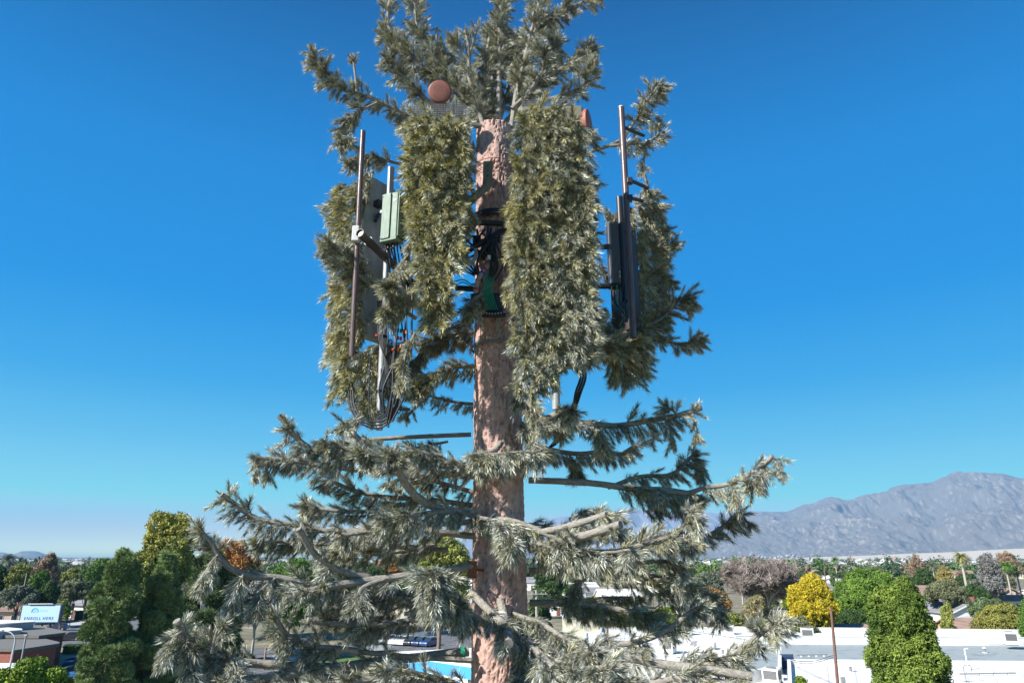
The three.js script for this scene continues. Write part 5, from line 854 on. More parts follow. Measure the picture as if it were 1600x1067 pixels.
// white halls on the right: front roof, blue-grey lower roof, back roof
flatHall('white_hall', [gh(1234, 1037, 4.8), gh(1700, 1042, 4.8), gh(1720, 1086, 4.8), gh(1236, 1084, 4.8)], 4.8, 0.35, 'white flat-roofed building in the bottom right corner', B.whiteRoof, B.whiteWall);
flatHall('grey_roof_hall', [gh(1150, 1002, 4.2), gh(1720, 1008, 4.2), gh(1720, 1035, 4.2), gh(1226, 1031, 4.2)], 4.2, 0.0, 'low building with plain blue-grey roof between the white roofs', B.blueGrey, B.whiteWall);
flatHall('white_hall', [gh(1120, 985, 4.7), gh(1720, 992, 4.7), gh(1720, 1004, 4.7), gh(1150, 1000, 4.7)], 4.7, 0.55, 'long white flat-roofed building behind the blue-grey roof', B.whiteRoof, B.whiteWall);
flatHall('white_hall', [gh(940, 984, 4.6), gh(1118, 985, 4.6), gh(1180, 1048, 4.6), gh(930, 1046, 4.6)], 4.6, 0.4, 'white hall with cluttered roof right of the trunk', B.whiteRoof, B.whiteWall);
flatHall('white_hall', [gh(915, 990, 5.2), gh(942, 990, 5.2), gh(944, 1018, 5.2), gh(913, 1018, 5.2)], 5.2, 0.1, 'small bright white block beside the cream wall right of the trunk', B.whiteRoof, B.whiteWall);
flatHall('grey_wall_hall', [gh(1156, 1018, 5.4), gh(1219, 1012, 5.4), gh(1219, 1044, 5.4), gh(1150, 1052, 5.4)], 5.4, 0.05, 'pale blue-grey roof block left of the dark blue panel', B.blueGrey, B.whiteWall);
flatHall('white_hall', [gh(836, 1048, 4.4), gh(1228, 1062, 4.4), gh(1230, 1092, 4.4), gh(820, 1092, 4.4)], 4.4, 0.35, 'white flat roof at the bottom behind the lowest right branches', B.whiteRoof, B.whiteWall);
flatHall('cream_hall', [gh(880, 962, 6.2), gh(938, 962, 6.2), gh(938, 968, 6.2), gh(880, 968, 6.2)], 6.2, 0.1, 'cream-walled building under the dark right branches', B.whiteRoof, B.cream);
{ // dark blue window panel
  const a = at(1232, 1046, 84), b = at(1232, 1022, 84), t = thing('window_panel', a, 'dark blue glazed panel between blue-grey roof block and white parapet', 'window'); const h = b.y - a.y;
  mesh('pane', box(1.5, h, 0.06, 0, h / 2, 0), B.blueGlass, t); mesh('frame', join([box(1.62, 0.07, 0.1, 0, h + 0.036, 0), box(1.62, 0.07, 0.1, 0, -0.036, 0), box(0.07, h, 0.1, -0.786, h / 2, 0), box(0.07, h, 0.1, 0.786, h / 2, 0)]), B.fascia, t); mesh('mullion', box(1.5, 0.05, 0.08, 0, h * 0.62, 0.002), B.fascia, t);
}
function roofSeams(px, h, label) { // raised seams across a flat roof, each a strip of its own
  const t = thing('roof_membrane', V(0, h, 0).add(V(gh(px[0][0], px[0][1], h)[0], 0, gh(px[0][0], px[0][1], h)[1])), label, 'roof seams');
  const [a, b2, c2, d2] = px.map(([x, y]) => gh(x, y, h));
  for (let i = 1; i < 9; i++) { const k = i / 9, p = [lerp(a[0], b2[0], k), lerp(a[1], b2[1], k)], q = [lerp(d2[0], c2[0], k), lerp(d2[1], c2[1], k)], L = Math.hypot(q[0] - p[0], q[1] - p[1]), g = box(0.14, 0.03, L, 0, h + 0.017, 0, Math.atan2(q[0] - p[0], q[1] - p[1])); g.translate((p[0] + q[0]) / 2, 0, (p[1] + q[1]) / 2); partW('seam', g, B.seam, t); }
}
roofSeams([[1250, 1041], [1640, 1045], [1650, 1078], [1252, 1078]], 4.8, 'faint raised seams across the front right white roof');
roofSeams([[960, 990], [1110, 991], [1165, 1040], [945, 1040]], 4.6, 'faint raised seams across the cluttered white roof');
for (const [px, py, h, L, l] of [[1420, 1024, 4.2, 9, 'grey pipe run lying on the blue-grey roof left of the vent pipe'], [1270, 1026, 4.2, 4, 'short dark pipe run on the blue-grey roof near the wooden pole'], [1090, 1030, 4.6, 5, 'pale conduit run on the cluttered white roof'], [1545, 1056, 4.8, 6, 'thin conduit run on the front right roof']]) { const g = ground(px, py, h), t = thing('roof_pipe', V(g.x, h, g.z), l, 'pipe', null, 0.1); mesh('pipe', rod(V(-L / 2, 0.22, 0), V(L / 2, 0.22, 0), 0.06), B.louver, t); for (let i = 0; i < 4; i++) mesh('support', box(0.2, 0.16, 0.3, -L / 2 + (i + 0.5) * L / 4, 0.082, 0), B.hvac, t); }
for (const [px, py, h, l] of [[1330, 1050, 4.8, 'small round vent on the front right roof beside the pole'], [1480, 1052, 4.8, 'small round vent on the front right roof left of the vent pipe'], [1000, 1012, 4.6, 'small round vent on the cluttered white roof, left'], [1130, 1022, 4.6, 'small round vent on the cluttered white roof, right'], [1540, 1020, 4.2, 'small round vent on the blue-grey roof at the right']]) { const g = ground(px, py, h), t = thing('roof_vent', V(g.x, h, g.z), l, 'roof vent'); mesh('pipe', rod(V(0, 0, 0), V(0, 0.55, 0), 0.13), B.louver, t); mesh('cap', new THREE.ConeGeometry(0.26, 0.2, 14).translate(0, 0.65, 0), B.hvac, t); mesh('flashing', new THREE.CylinderGeometry(0.28, 0.34, 0.06, 14).translate(0, 0.034, 0), B.seam, t); }
function hvac(px, py, roofH, w, h, label, turn = -0.35) {
  const g = ground(px, py, roofH), t = thing('air_conditioner', V(g.x, roofH + 0.004, g.z), label, 'air conditioner', 'air conditioners on the white roofs', turn);
  mesh('housing', rbox(w, h, w * 0.9, 0.04, 0, h / 2 + 0.1, 0), B.hvac, t); mesh('base_frame', box(w * 0.9, 0.1, w * 0.8, 0, 0.05, 0), B.louver, t);
  for (const [ry, dx, dz, dd] of [[0, 0, w * 0.45, w], [Math.PI / 2, w * 0.5, 0, w * 0.9]]) { for (let i = 0; i < 6; i++) { const s = box(dd * 0.8, h * 0.06, 0.05, 0, 0, 0); s.rotateX(0.4); s.rotateY(ry); s.translate(dx * 1.01, h * (0.4 + i * 0.085) + 0.1, dz * 1.01); mesh('slat', s, B.louver, t); } const bk = box(dd * 0.82, h * 0.56, 0.02); bk.rotateY(ry); bk.translate(dx * 1.006, h * 0.62 + 0.1, dz * 1.006); mesh('louver_back', bk, M.black, t); }
  mesh('top_lid', rbox(w * 1.04, 0.06, w * 0.94, 0.02, 0, h + 0.12, 0), B.hvac, t); mesh('fan_guard', new THREE.CylinderGeometry(w * 0.3, w * 0.32, 0.08, 20).translate(0, h + 0.19, 0), B.louver, t);
}
hvac(1263, 999, 4.7, 1.7, 1.35, 'beige air conditioner on the back roof, left of the wooden pole'); hvac(1581, 1008, 4.7, 1.6, 1.5, 'beige air conditioner on the back roof at the right edge'); hvac(1208, 1070, 4.4, 1.5, 1.3, 'grey air conditioner at the bottom edge below the dark blue panel', -0.6); hvac(1046, 1021, 4.6, 1.5, 1.5, 'white air conditioner on the cluttered roof, nearest the branches', -0.6); hvac(1140, 991, 4.7, 1.5, 1.1, 'small air conditioner at the far edge of the cluttered roof'); hvac(1076, 992, 4.6, 1.2, 1.3, 'narrow air conditioner at the back of the cluttered roof'); hvac(1012, 988, 4.6, 1.4, 1.3, 'air conditioner half hidden by dark branches at the left of the cluttered roof');
for (const [px, py, l] of [[1088, 1010, 'left'], [1105, 1014, 'right']]) { const g = ground(px, py, 4.6), t = thing('roof_hatch', V(g.x, 4.6, g.z), (l === 'left' ? 'dark sloped hood' : 'pale boxy hood') + ' on the cluttered white roof', 'roof vent', null, -0.5); mesh('hood', l === 'left' ? new THREE.CylinderGeometry(0.5, 1.0, 0.6, 4).translate(0, 0.3, 0) : rbox(2.2, 0.8, 1.4, 0.05, 0, 0.4, 0), l === 'left' ? B.louver : B.hvac, t); mesh('curb', box(2.3, 0.1, 1.6, 0, 0.052, 0), B.trim, t); }
{ const g = ground(1514, 1047, 4.8); const t = thing('vent_pipe', V(g.x, 4.8, g.z), 'thin white vent pipe with elbow on the front right roof', 'vent pipe'); mesh('pipe', tube([V(0, 0, 0), V(0, 1.7, 0)], 0.07), B.trim, t); mesh('elbow', tube([V(0, 1.7, 0), V(0, 2.0, 0), V(0.35, 2.05, 0)], 0.07), B.trim, t); }
{ const g = ground(1518, 1066, 4.8); const t = thing('roof_pipe', V(g.x, 4.8, g.z), 'bent conduit standing on the front right roof below the vent pipe', 'conduit'); mesh('conduit', tube([V(-0.4, 0, 0), V(-0.4, 1.4, 0), V(0.25, 1.4, 0), V(0.25, 0.9, 0)], 0.04), B.louver, t); mesh('foot', box(0.3, 0.1, 0.3, -0.4, 0.05, 0), B.louver, t); }
// gabled houses
function house(x, z, w, d, h, rh, turn, wallM, roofM, label, { chimney = false, gableFront = false, group } = {}) {
  const t = thing('house', V(x, 0, z), label, 'house', group, turn), o = 0.5;
  mesh('wall', box(w, h, d, 0, h / 2, 0), wallM, t);
  const prof = gableFront ? [w, d] : [d, w], gs = new THREE.Shape([new THREE.Vector2(-prof[0] / 2, 0), new THREE.Vector2(prof[0] / 2, 0), new THREE.Vector2(0, rh * prof[0] / (prof[0] + 2 * o))]), gg = new THREE.ExtrudeGeometry(gs, { depth: prof[1] - 0.02, bevelEnabled: false }).translate(0, h - 0.01, -(prof[1] - 0.02) / 2); if (!gableFront) gg.rotateY(Math.PI / 2); mesh('gable', gg, wallM, t);
  for (const s of [-1, 1]) { const half = prof[0] / 2 + o, L = Math.hypot(half, rh), g = box(L, 0.16, prof[1] + 2 * o, 0, 0.08, 0); g.rotateZ(-s * Math.atan2(rh, half)); g.translate(s * half / 2, h + rh / 2 - rh * o / half * 0.5, 0); if (!gableFront) g.rotateY(Math.PI / 2); const m = mesh('roof', g, roofM, t); if (s > 0 && chimney) mesh('chimney', box(0.8, rh + 1.3, 0.8, w * 0.18, h + rh * 0.5, d * 0.1), B.brick, m); }
  if (gableFront) for (const s of [-1, 1]) { const half = w / 2 + o, L = Math.hypot(half, rh), g = box(L, 0.24, 0.1, 0, 0, 0); g.rotateZ(-s * Math.atan2(rh, half)); g.translate(s * half / 2, h + rh / 2 - rh * o / half * 0.5, d / 2 + o + 0.06); mesh('bargeboard', g, B.trim, t); }
  const nW = Math.max(2, Math.round(w / 3.2));
  for (let i = 0; i < nW; i++) { const wx = -w / 2 + (i + 0.5) * w / nW; if (i === 1) { const dr = mesh('door', box(1, 2.1, 0.08, wx, 1.07, d / 2 + 0.02), B.brickDark, t); mesh('handle', box(0.06, 0.16, 0.06, wx + 0.38, 1.05, d / 2 + 0.09), M.galv, dr); } else { const f = mesh('window', box(1.5, 1.25, 0.08, wx, h * 0.55, d / 2 + 0.02), B.trim, t); mesh('pane', box(1.3, 1.05, 0.04, wx, h * 0.55, d / 2 + 0.055), B.glass, f); } }
  for (const s of [-1, 1]) { const f = mesh('window', box(0.08, 1.2, 1.4, s * (w / 2 + 0.02), h * 0.55, 0), B.trim, t); mesh('pane', box(0.04, 1.0, 1.2, s * (w / 2 + 0.055), h * 0.55, 0), B.glass, f); }
  return t;
}
const hx = (px, d) => at(px, 900, d).x;
house(hx(1489, 178), -182, 9.5, 14, 3.1, 2.2, 0.06, B.whiteWall, B.shingleGrey, 'white gabled house with grey roof right of the big green tree', { gableFront: true });
house(hx(1522, 188), -196, 16, 9, 3.0, 2.3, -0.1, B.whiteWall, B.shingleGrey, 'long grey roof stretching right behind the white gable', { chimney: true });
house(hx(1509, 142), -142, 11, 8, 3.0, 1.9, 0.02, B.peach, B.tanRoof, 'peach-walled house with tan roof behind the right white roof');
house(hx(1336, 128), -130, 8, 7, 3.4, 1.4, 0.05, B.beige, B.tanRoof, 'low tan-roofed house right of the wooden pole, below the broad green tree');
house(hx(1518, 260), -262, 11, 9, 3.8, 2.2, 0.15, B.pinkWall, B.shingleGrey, 'pale pink house behind the tall palm trunk');
house(hx(1586, 232), -234, 12, 8, 2.9, 1.6, -0.1, B.whiteWall, B.shingleBrown, 'low house with white gable under the three right palms');
house(hx(1290, 200), -205, 6, 7, 4.6, 1.7, 0, B.whiteWall, B.whiteRoof, 'small white gabled house behind the golden tree', { gableFront: true });
house(hx(138, 205), -208, 11, 10, 3.3, 2.0, -0.25, B.whiteWall, B.shingleGrey, 'white house with grey gable roof and brick chimney beside the street', { chimney: true });
house(hx(12, 182), -186, 16, 10, 3.2, 2.5, 0.15, B.pinkWall, B.shingleBrown, 'house with broad brown roof left of the billboard');
house(hx(-10, 215), -220, 16, 10, 3.4, 2.6, 0.1, B.pinkWall, B.shingleBrown, 'second brown-roofed house behind the first at the left edge');
house(hx(278, 200), -205, 12, 8, 3.2, 1.6, 0.1, B.whiteWall, B.shingleGrey, 'low white house glimpsed between the dense pines');
house(hx(640, 190), -190, 16, 8, 4.4, 1.2, 0.05, B.cream, B.shingleGrey, 'cream house with fluted wall behind the parked cars');
house(hx(880, 215), -215, 12, 8, 4.4, 1.4, -0.1, B.whiteWall, B.whiteRoof, 'white house right of the trunk behind the pale pole');
house(hx(935, 250), -250, 16, 9, 4.6, 1.6, 0.15, B.whiteWall, B.shingleGrey, 'white house behind dark right branches on the plain');
house(hx(1070, 190), -190, 13, 8, 3.6, 1.4, 0.2, B.beige, B.shingleGrey, 'beige house behind the fresh green tree');
// brick building with grey roofs, lower left
{ const t = thing('brick_building', V(-68, 0, -112), 'low red brick building with stepped grey roofs, bottom left', 'building');
  const slab = (name, px, h, th, roofM) => { const pts = px.map(([x, y]) => gh(x, y, h)), sh = new THREE.Shape(pts.map(([x, z]) => new THREE.Vector2(x, -z))), g = new THREE.ExtrudeGeometry(sh, { depth: th, bevelEnabled: false }).rotateX(-Math.PI / 2).translate(0, h - th, 0); return partW(name, g, roofM, t); };
  const walls = (px, h, inset, top, m) => { const pts = px.map(([x, y]) => gh(x, y, h)), cx = pts.reduce((a, p) => a + p[0], 0) / pts.length, cz = pts.reduce((a, p) => a + p[1], 0) / pts.length, sh = new THREE.Shape(pts.map(([x, z]) => new THREE.Vector2(lerp(x, cx, inset), -lerp(z, cz, inset)))), g = new THREE.ExtrudeGeometry(sh, { depth: top, bevelEnabled: false }).rotateX(-Math.PI / 2); partW('wall', g, m, t); };
  const front = [[-90, 985], [45, 992], [92, 1003], [92, 1005], [20, 1016], [18, 1013], [-90, 1012]], back = [[-90, 968], [58, 977], [102, 986], [102, 988], [60, 993], [-90, 992]];
  slab('roof', front, 4.4, 0.42, B.greyRoof); walls(front, 4.4, 0.04, 3.95, B.brick);
  slab('roof', back, 4.9, 0.4, B.greyRoof); walls(back, 4.9, 0.03, 4.45, B.brickDark);
  const pent = [[-90, 966], [-10, 968], [52, 970], [54, 971], [-90, 980]]; slab('upper_roof', pent, 6.1, 0.12, B.whiteRoof); walls(pent, 6.1, 0.02, 5.95, B.fascia);
  const pent2 = [[-90, 979], [10, 980], [33, 982], [34, 984], [-90, 992]]; slab('upper_roof', pent2, 5.5, 0.12, B.whiteRoof); walls(pent2, 5.5, 0.02, 5.36, B.fascia);
  for (let i = 0; i < 6; i++) { const a = gh(28 + i * 10, 1012 - i * 1.4, 4.4), f = partW('window', box(1.2, 1.5, 0.2, a[0], 1.9, a[1] + 0.15), B.trim, t); const g = box(1.0, 1.3, 0.08, a[0], 1.9, a[1] + 0.24); g.translate(-t.position.x, 0, -t.position.z); mesh('pane', g, B.glass, f); }
  { const a = gh(-6, 1017, 4.4), f = partW('garage_door', box(4.5, 3, 0.2, a[0] + 1, 1.5, a[1] + 0.4), B.trim, t); }
}
// blue-and-white hall left of the trunk with a painted sign
{ const A = ground(600, 1019, 5.4), Bq = ground(742, 1040, 5.4), A2 = ground(742, 1010, 5.4);
  const t = thing('blue_white_hall', V(A.x, 0, A.z), 'white-roofed hall with sky-blue fascia and lettered sign left of the trunk', 'building'); const T = (g) => g;
  const far1 = A2, near = Bq, quad = [[A.x, A.z], [far1.x + 6, far1.z - 1], [near.x + 14, near.z], [near.x, near.z]];
  const sh = new THREE.Shape(quad.map(([x, z]) => new THREE.Vector2(x, -z))); partW('roof', new THREE.ExtrudeGeometry(sh, { depth: 0.3, bevelEnabled: false }).rotateX(-Math.PI / 2).translate(0, 5.1, 0), B.whiteRoof, t);
  const sh2 = new THREE.Shape(quad.map(([x, z], i) => new THREE.Vector2(x + [0.2, -0.2, -0.2, 0.2][i], -(z + [-0.1, 0.2, -0.25, -0.25][i])))); partW('wall', new THREE.ExtrudeGeometry(sh2, { depth: 5.09, bevelEnabled: false }).rotateX(-Math.PI / 2), B.cream, t);
  const dx = near.x - A.x, dz = near.z - A.z, L = Math.hypot(dx, dz), ry = Math.atan2(-dz, dx), nx = -Math.sin(-ry), face = (g, k, y, out) => { g.rotateY(ry); g.translate(lerp(A.x, near.x, k) + Math.sin(ry) * out, y, lerp(A.z, near.z, k) + Math.cos(ry) * out); return g; };
  partW('fascia_band', face(box(L * 0.995, 1.15, 0.12), 0.5, 4.62, 0.16), B.blueBand, t);
  const cv = document.createElement('canvas'); cv.width = 512; cv.height = 160; const x = cv.getContext('2d'); x.fillStyle = '#f4eedd'; x.fillRect(0, 0, 512, 160); x.fillStyle = '#d8543a'; x.fillRect(0, 96, 150, 22); x.fillStyle = '#3f83c8'; x.fillRect(0, 122, 240, 38); x.fillStyle = '#ffffff'; x.fillRect(150, 14, 280, 124); x.strokeStyle = '#2d5fb0'; x.lineWidth = 9; x.strokeRect(160, 26, 66, 100); x.strokeRect(250, 26, 170, 30); x.strokeRect(256, 56, 34, 70); x.strokeRect(376, 56, 34, 70); x.fillStyle = '#2d78c8'; x.fillRect(256, 86, 34, 40); x.fillRect(376, 86, 34, 40); x.fillStyle = '#d8543a'; x.fillRect(440, 106, 40, 18);
  const tex = new THREE.CanvasTexture(cv); tex.colorSpace = THREE.SRGBColorSpace; partW('lettered_sign', face(new THREE.PlaneGeometry(L * 0.42, L * 0.12).translate(0, 0, 0.08), 0.74, 3.15, 0.2), new THREE.MeshStandardMaterial({ map: tex, roughness: 0.6 }), t);
  const fr = ground(700, 1066, 3.2); partW('lower_roof', box(26, 0.25, 9, near.x - 3, 2.0, near.z + 6), B.whiteRoof, t);
}
// billboard
{ const a = at(36, 946, 150), b = at(88, 972, 150), w = (b.x - a.x), h = a.y - b.y, t = thing('billboard', V((a.x + b.x) / 2, 0, -150), 'pale blue roadside sign reading ENROLL HERE with teal arch logo', 'sign', null, 0.06);
  const cv = document.createElement('canvas'); cv.width = 1024; cv.height = 512; const x = cv.getContext('2d');
  x.fillStyle = '#b9d7f2'; x.fillRect(0, 0, 1024, 512); x.lineCap = 'butt';
  x.strokeStyle = '#1c7fa6'; x.lineWidth = 34; x.beginPath(); x.arc(360, 180, 82, Math.PI * 0.86, Math.PI * 1.5); x.stroke(); x.strokeStyle = '#27b3b8'; x.beginPath(); x.arc(360, 180, 82, Math.PI * 1.5, Math.PI * 2.14); x.stroke();
  x.strokeStyle = '#7fa0bf'; x.lineWidth = 10; x.strokeRect(326, 156, 26, 62); x.strokeRect(366, 156, 26, 62); x.fillStyle = '#45b6c4'; for (let i = 0; i < 14; i++) x.fillRect(490 + i * 16, 150, 11, 16); for (let i = 0; i < 13; i++) x.fillRect(490 + i * 17, 186, 12, 12);
  x.fillStyle = '#26447a'; x.font = 'bold 124px sans-serif'; x.textBaseline = 'middle'; x.textAlign = 'center'; x.fillText('ENROLL HERE', 500, 400, 830);
  const tex = new THREE.CanvasTexture(cv); tex.colorSpace = THREE.SRGBColorSpace;
  mesh('cabinet', rbox(w + 0.5, h + 0.4, 1.1, 0.06, 0, b.y + h / 2, -0.57), std(0.045, 0.06, 0.085, 0.5), t); mesh('sign_face', new THREE.PlaneGeometry(w, h).translate(0, b.y + h / 2, 0.004), new THREE.MeshStandardMaterial({ map: tex, roughness: 0.5 }), t);
  mesh('light_rail', rod(V(-w * 0.35, a.y + 0.3, 0.2), V(w * 0.3, a.y + 0.3, 0.2), 0.08), B.trim, t); for (const s of [-1, 1]) mesh('post', rod(V(s * w * 0.28, 0, -0.6), V(s * w * 0.28, b.y, -0.6), 0.22), M.darkPaint, t);
}
// wooden poles, lamp, signals, wires
function pole(px, top, d, r, m, label, arms = [], h0 = 0) { const p = at(px, top, d), t = thing('utility_pole', V(p.x, h0, -d), label, 'pole'); mesh('pole', tube([V(m === brownWood ? -0.55 : 0, 0, 0), V(0, p.y - h0, 0)], (q) => lerp(r * 1.2, r * 0.85, q), { sides: 12, segs: 6 }), m, t); for (const [dy, L, turn] of arms) { mesh('cross_arm', box(L, 0.14, 0.14, 0, p.y - h0 - dy, r + 0.05, 0).rotateY(turn), m, t); for (const s of [-0.85, -0.45, 0.45, 0.85]) mesh('insulator', new THREE.CylinderGeometry(0.05, 0.07, 0.22, 8).translate(s * L / 2, p.y - h0 - dy + 0.18, r + 0.05).rotateY(turn), M.galv, t); } return t; }
const brownWood = std(0.19, 0.10, 0.07, 0.9, { map: mottleTex }), greyWood = std(0.4, 0.37, 0.34, 0.9, { map: mottleTex });
{ const t = pole(1299, 949, 61, 0.12, brownWood, 'slim red-brown wooden pole in front of the golden tree and white roofs'); mesh('bracket', tube([V(0, 6.4, 0.2), V(1.0, 6.0, 0.3)], 0.05), M.black, t); mesh('junction', box(0.3, 0.4, 0.25, 0.1, 6.6, 0.25), M.galv, t); }
pole(838, 922, 120, 0.2, greyWood, 'pale grey utility pole with crossarms right of the trunk', [[0.6, 3.6, 0.2], [1.7, 3.6, 0.2]]);
pole(950, 960, 108, 0.16, brownWood, 'red-brown pole beside the small white block under the right branches');
pole(1288, 878, 380, 0.3, brownWood, 'distant dark pole above the golden tree', [[1.5, 4, 0.1]]);
pole(1184, 896, 300, 0.3, greyWood, 'distant pale pole left of the golden tree', [[1, 4, 0.3]]);
pole(53, 890, 210, 0.2, greyWood, 'tall dark pole below the rust-brown tree at the left', []);
pole(41, 896, 190, 0.14, greyWood, 'thin pole left of the tall dark pole, above the billboard', []);
pole(583, 1008, 128, 0.08, M.blackPipe, 'thin dark post standing on the lawn behind the lower left branches', []);
pole(415, 1012, 112, 0.16, std(0.3, 0.2, 0.14, 0.9), 'short brown post beside the lawn, left of the thin dark post', []);
{ const d = 76, a = at(23, 1001, d), t = thing('street_lamp', V(a.x, 0, -d), 'pale grey street lamp curving left over the brick building', 'street lamp'), m = std(0.45, 0.47, 0.48, 0.5);
  mesh('pole', tube([V(0, 0, 0), V(0, a.y, 0)], (q) => lerp(0.11, 0.075, q), { sides: 12 }), m, t); mesh('arm', tube([V(0, a.y - 0.1, 0), V(-0.15, a.y + 0.35, 0), V(-0.7, a.y + 0.78, 0), V(-1.5, a.y + 0.95, 0)], 0.06, { sides: 10 }), m, t); const hd = mesh('lamp_head', rbox(0.75, 0.16, 0.3, 0.06, -1.8, a.y + 0.96, 0), m, t); mesh('diffuser', rbox(0.45, 0.05, 0.22, 0.02, -1.85, a.y + 0.87, 0), B.trim, hd); }
{ const a = at(40, 993, 92), t = thing('street_lamp', V(a.x, 0, -92), 'slim grey post in front of the brick building, right of the curved lamp', 'post'); mesh('pole', rod(V(0, 0, 0), V(0, a.y, 0), 0.1), std(0.3, 0.32, 0.34, 0.6), t); mesh('cap', rbox(0.35, 0.2, 0.35, 0.04, 0, a.y, 0), std(0.3, 0.32, 0.34, 0.6), t); }
const lens = { red: std(0.5, 0.03, 0.02, 0.4), amber: std(0.3, 0.18, 0.02, 0.4), green: std(0.02, 0.4, 0.25, 0.4) };
for (const [px, py, d, l] of [[113, 948, 178, 'left traffic signal in front of the white house'], [140, 949, 176, 'right traffic signal, green arrow lens, before the white house'], [22, 958, 170, 'traffic signal at the left edge beside the billboard']]) { const a = at(px, py, d), t = thing('traffic_light', V(a.x, 0, -d), l, 'traffic light'); mesh('pole', rod(V(0, 0, 0), V(0, a.y + 0.2, -0.25), 0.09), M.darkPaint, t); const hs = mesh('housing', rbox(0.6, 1.6, 0.4, 0.05, 0, a.y, 0), M.black, t); ['red', 'amber', 'green'].forEach((k, i) => mesh('lens', new THREE.CylinderGeometry(0.17, 0.17, 0.05, 16).rotateX(Math.PI / 2).translate(0, a.y + 0.48 - i * 0.48, 0.215), lens[k], hs)); }
function wire(pts, r, label) { const a = pts[0], t = thing('overhead_wire', a, label, 'wire', 'overhead wires'); const P = []; for (let i = 0; i < pts.length - 1; i++) for (let k = 0; k < 8; k++) { const q = k / 8; P.push(pts[i].clone().lerp(pts[i + 1], q).add(V(0, -0.018 * pts[i].distanceTo(pts[i + 1]) * Math.sin(Math.PI * q), 0))); } P.push(pts.at(-1)); partW('cable', tube(P, r, { sides: 5, segs: P.length * 2 }), M.rubber, t); }
wire([at(826, 904, 150), at(1190, 899, 300)], 0.05, 'thin wire crossing behind the right branches to the far pale pole');
wire([at(838, 930, 120), at(1170, 1000, 100)], 0.03, 'wire running from the pale grey pole towards the white roofs');
for (const [y, l] of [[1028, 'upper'], [1031, 'lower']]) wire([at(1302, y - 4, 61), at(1235, y + 2, 80)], 0.025, l + ' of two dark wires leaving the red-brown pole over the blue-grey roof');
// hedges and low things on the left
for (const [q, h, l] of [[[118, 969, 143, 967], 2.4, 'clipped dark hedge on the street corner before the white house'], [[98, 1021, 132, 1019], 1.3, 'low hedge along the brick building and car park']]) { const a = ground(q[0], q[1]), b = ground(q[2], q[3]), L = a.distanceTo(b), t = thing('hedge', a.clone().lerp(b, 0.5), l, 'hedge'), r = rngOf(h * 100); mesh('hedge_body', box(L, h * 0.85, 1.8, 0, h * 0.43, 0), std(0.03, 0.05, 0.02, 1), t); const n = 700, im = new THREE.InstancedMesh(LEAVES[0], leafMat, n), c_ = new THREE.Color(); im.name = 'leaves'; im.userData.kind = 'stuff'; for (let i = 0; i < n; i++) { const f = r(), p = f < 0.4 ? V((r() - 0.5) * L, h * 0.86, (r() - 0.5) * 1.9) : V((r() - 0.5) * L, r() * h * 0.9, 0.95 * (r() < 0.7 ? 1 : -1)); m_.compose(p, q_.setFromEuler(new THREE.Euler(r() * 6, r() * 6, r() * 6)), V(0.55, 0.55, 0.55)); im.setMatrixAt(i, m_); const k = 0.7 + 0.6 * r(); im.setColorAt(i, c_.setRGB(0.07 * k, 0.12 * k, 0.03 * k)); } t.add(im); t.rotation.y = Math.atan2(-(b.z - a.z), b.x - a.x); }
// cars
const carBody = (() => { const s = new THREE.Shape(); s.moveTo(-2.2, 0.32); s.lineTo(-2.24, 0.62); s.quadraticCurveTo(-2.2, 0.86, -1.9, 0.92); s.lineTo(-0.9, 1.0); s.lineTo(1.75, 1.02); s.quadraticCurveTo(2.15, 0.98, 2.2, 0.7); s.lineTo(2.2, 0.34); s.lineTo(1.72, 0.28); s.absarc(1.36, 0.3, 0.37, 0, Math.PI, false); s.lineTo(-0.98, 0.26); s.absarc(-1.36, 0.3, 0.37, 0, Math.PI, false); s.lineTo(-2.2, 0.32); return new THREE.ExtrudeGeometry(s, { depth: 1.6, bevelEnabled: true, bevelSize: 0.07, bevelThickness: 0.09, bevelSegments: 2 }).translate(0, 0, -0.8); })();
const cab = (suv) => { const s = new THREE.Shape(); s.moveTo(-1.0, 0.99); s.lineTo(-0.35, 1.44); s.quadraticCurveTo(0.3, 1.52, suv ? 1.5 : 0.95, 1.46); s.lineTo(suv ? 1.95 : 1.75, 1.0); s.closePath(); return new THREE.ExtrudeGeometry(s, { depth: 1.3, bevelEnabled: true, bevelSize: 0.04, bevelThickness: 0.08, bevelSegments: 2 }).translate(0, 0, -0.65); };
const roofG = (suv) => rbox(suv ? 1.9 : 1.35, 0.07, 1.36, 0.03, suv ? 0.6 : 0.32, 1.525, 0), cabG = [cab(false), cab(true)], roofs = [roofG(false), roofG(true)], tyreG = new THREE.CylinderGeometry(0.33, 0.33, 0.22, 18).rotateX(Math.PI / 2), rimG = new THREE.CylinderGeometry(0.2, 0.2, 0.235, 12).rotateX(Math.PI / 2);
function car(x, z, turn, rgb, label, suv = 0, group = null) {
  const t = thing('parked_car', V(x, 0.02, z), label, 'car', group, turn), p = new THREE.MeshPhysicalMaterial({ color: col(...rgb), roughness: 0.35, clearcoat: 1, clearcoatRoughness: 0.08 });
  mesh('body', carBody, p, t); mesh('windows', cabG[suv], B.glass, t); mesh('roof', roofs[suv], p, t);
  for (const sx of [-1.36, 1.36]) for (const sz of [-0.78, 0.78]) { const w = mesh('wheel', tyreG, M.rubber, t); w.position.set(sx, 0.33, sz); mesh('rim', rimG, M.galv, w); }
  for (const s of [-0.6, 0.6]) { mesh('headlight', rbox(0.08, 0.14, 0.34, 0.03, -2.27, 0.72, s), B.trim, t); mesh('tail_light', rbox(0.06, 0.16, 0.3, 0.02, 2.26, 0.78, s), M.red, t); }
  return t;
}
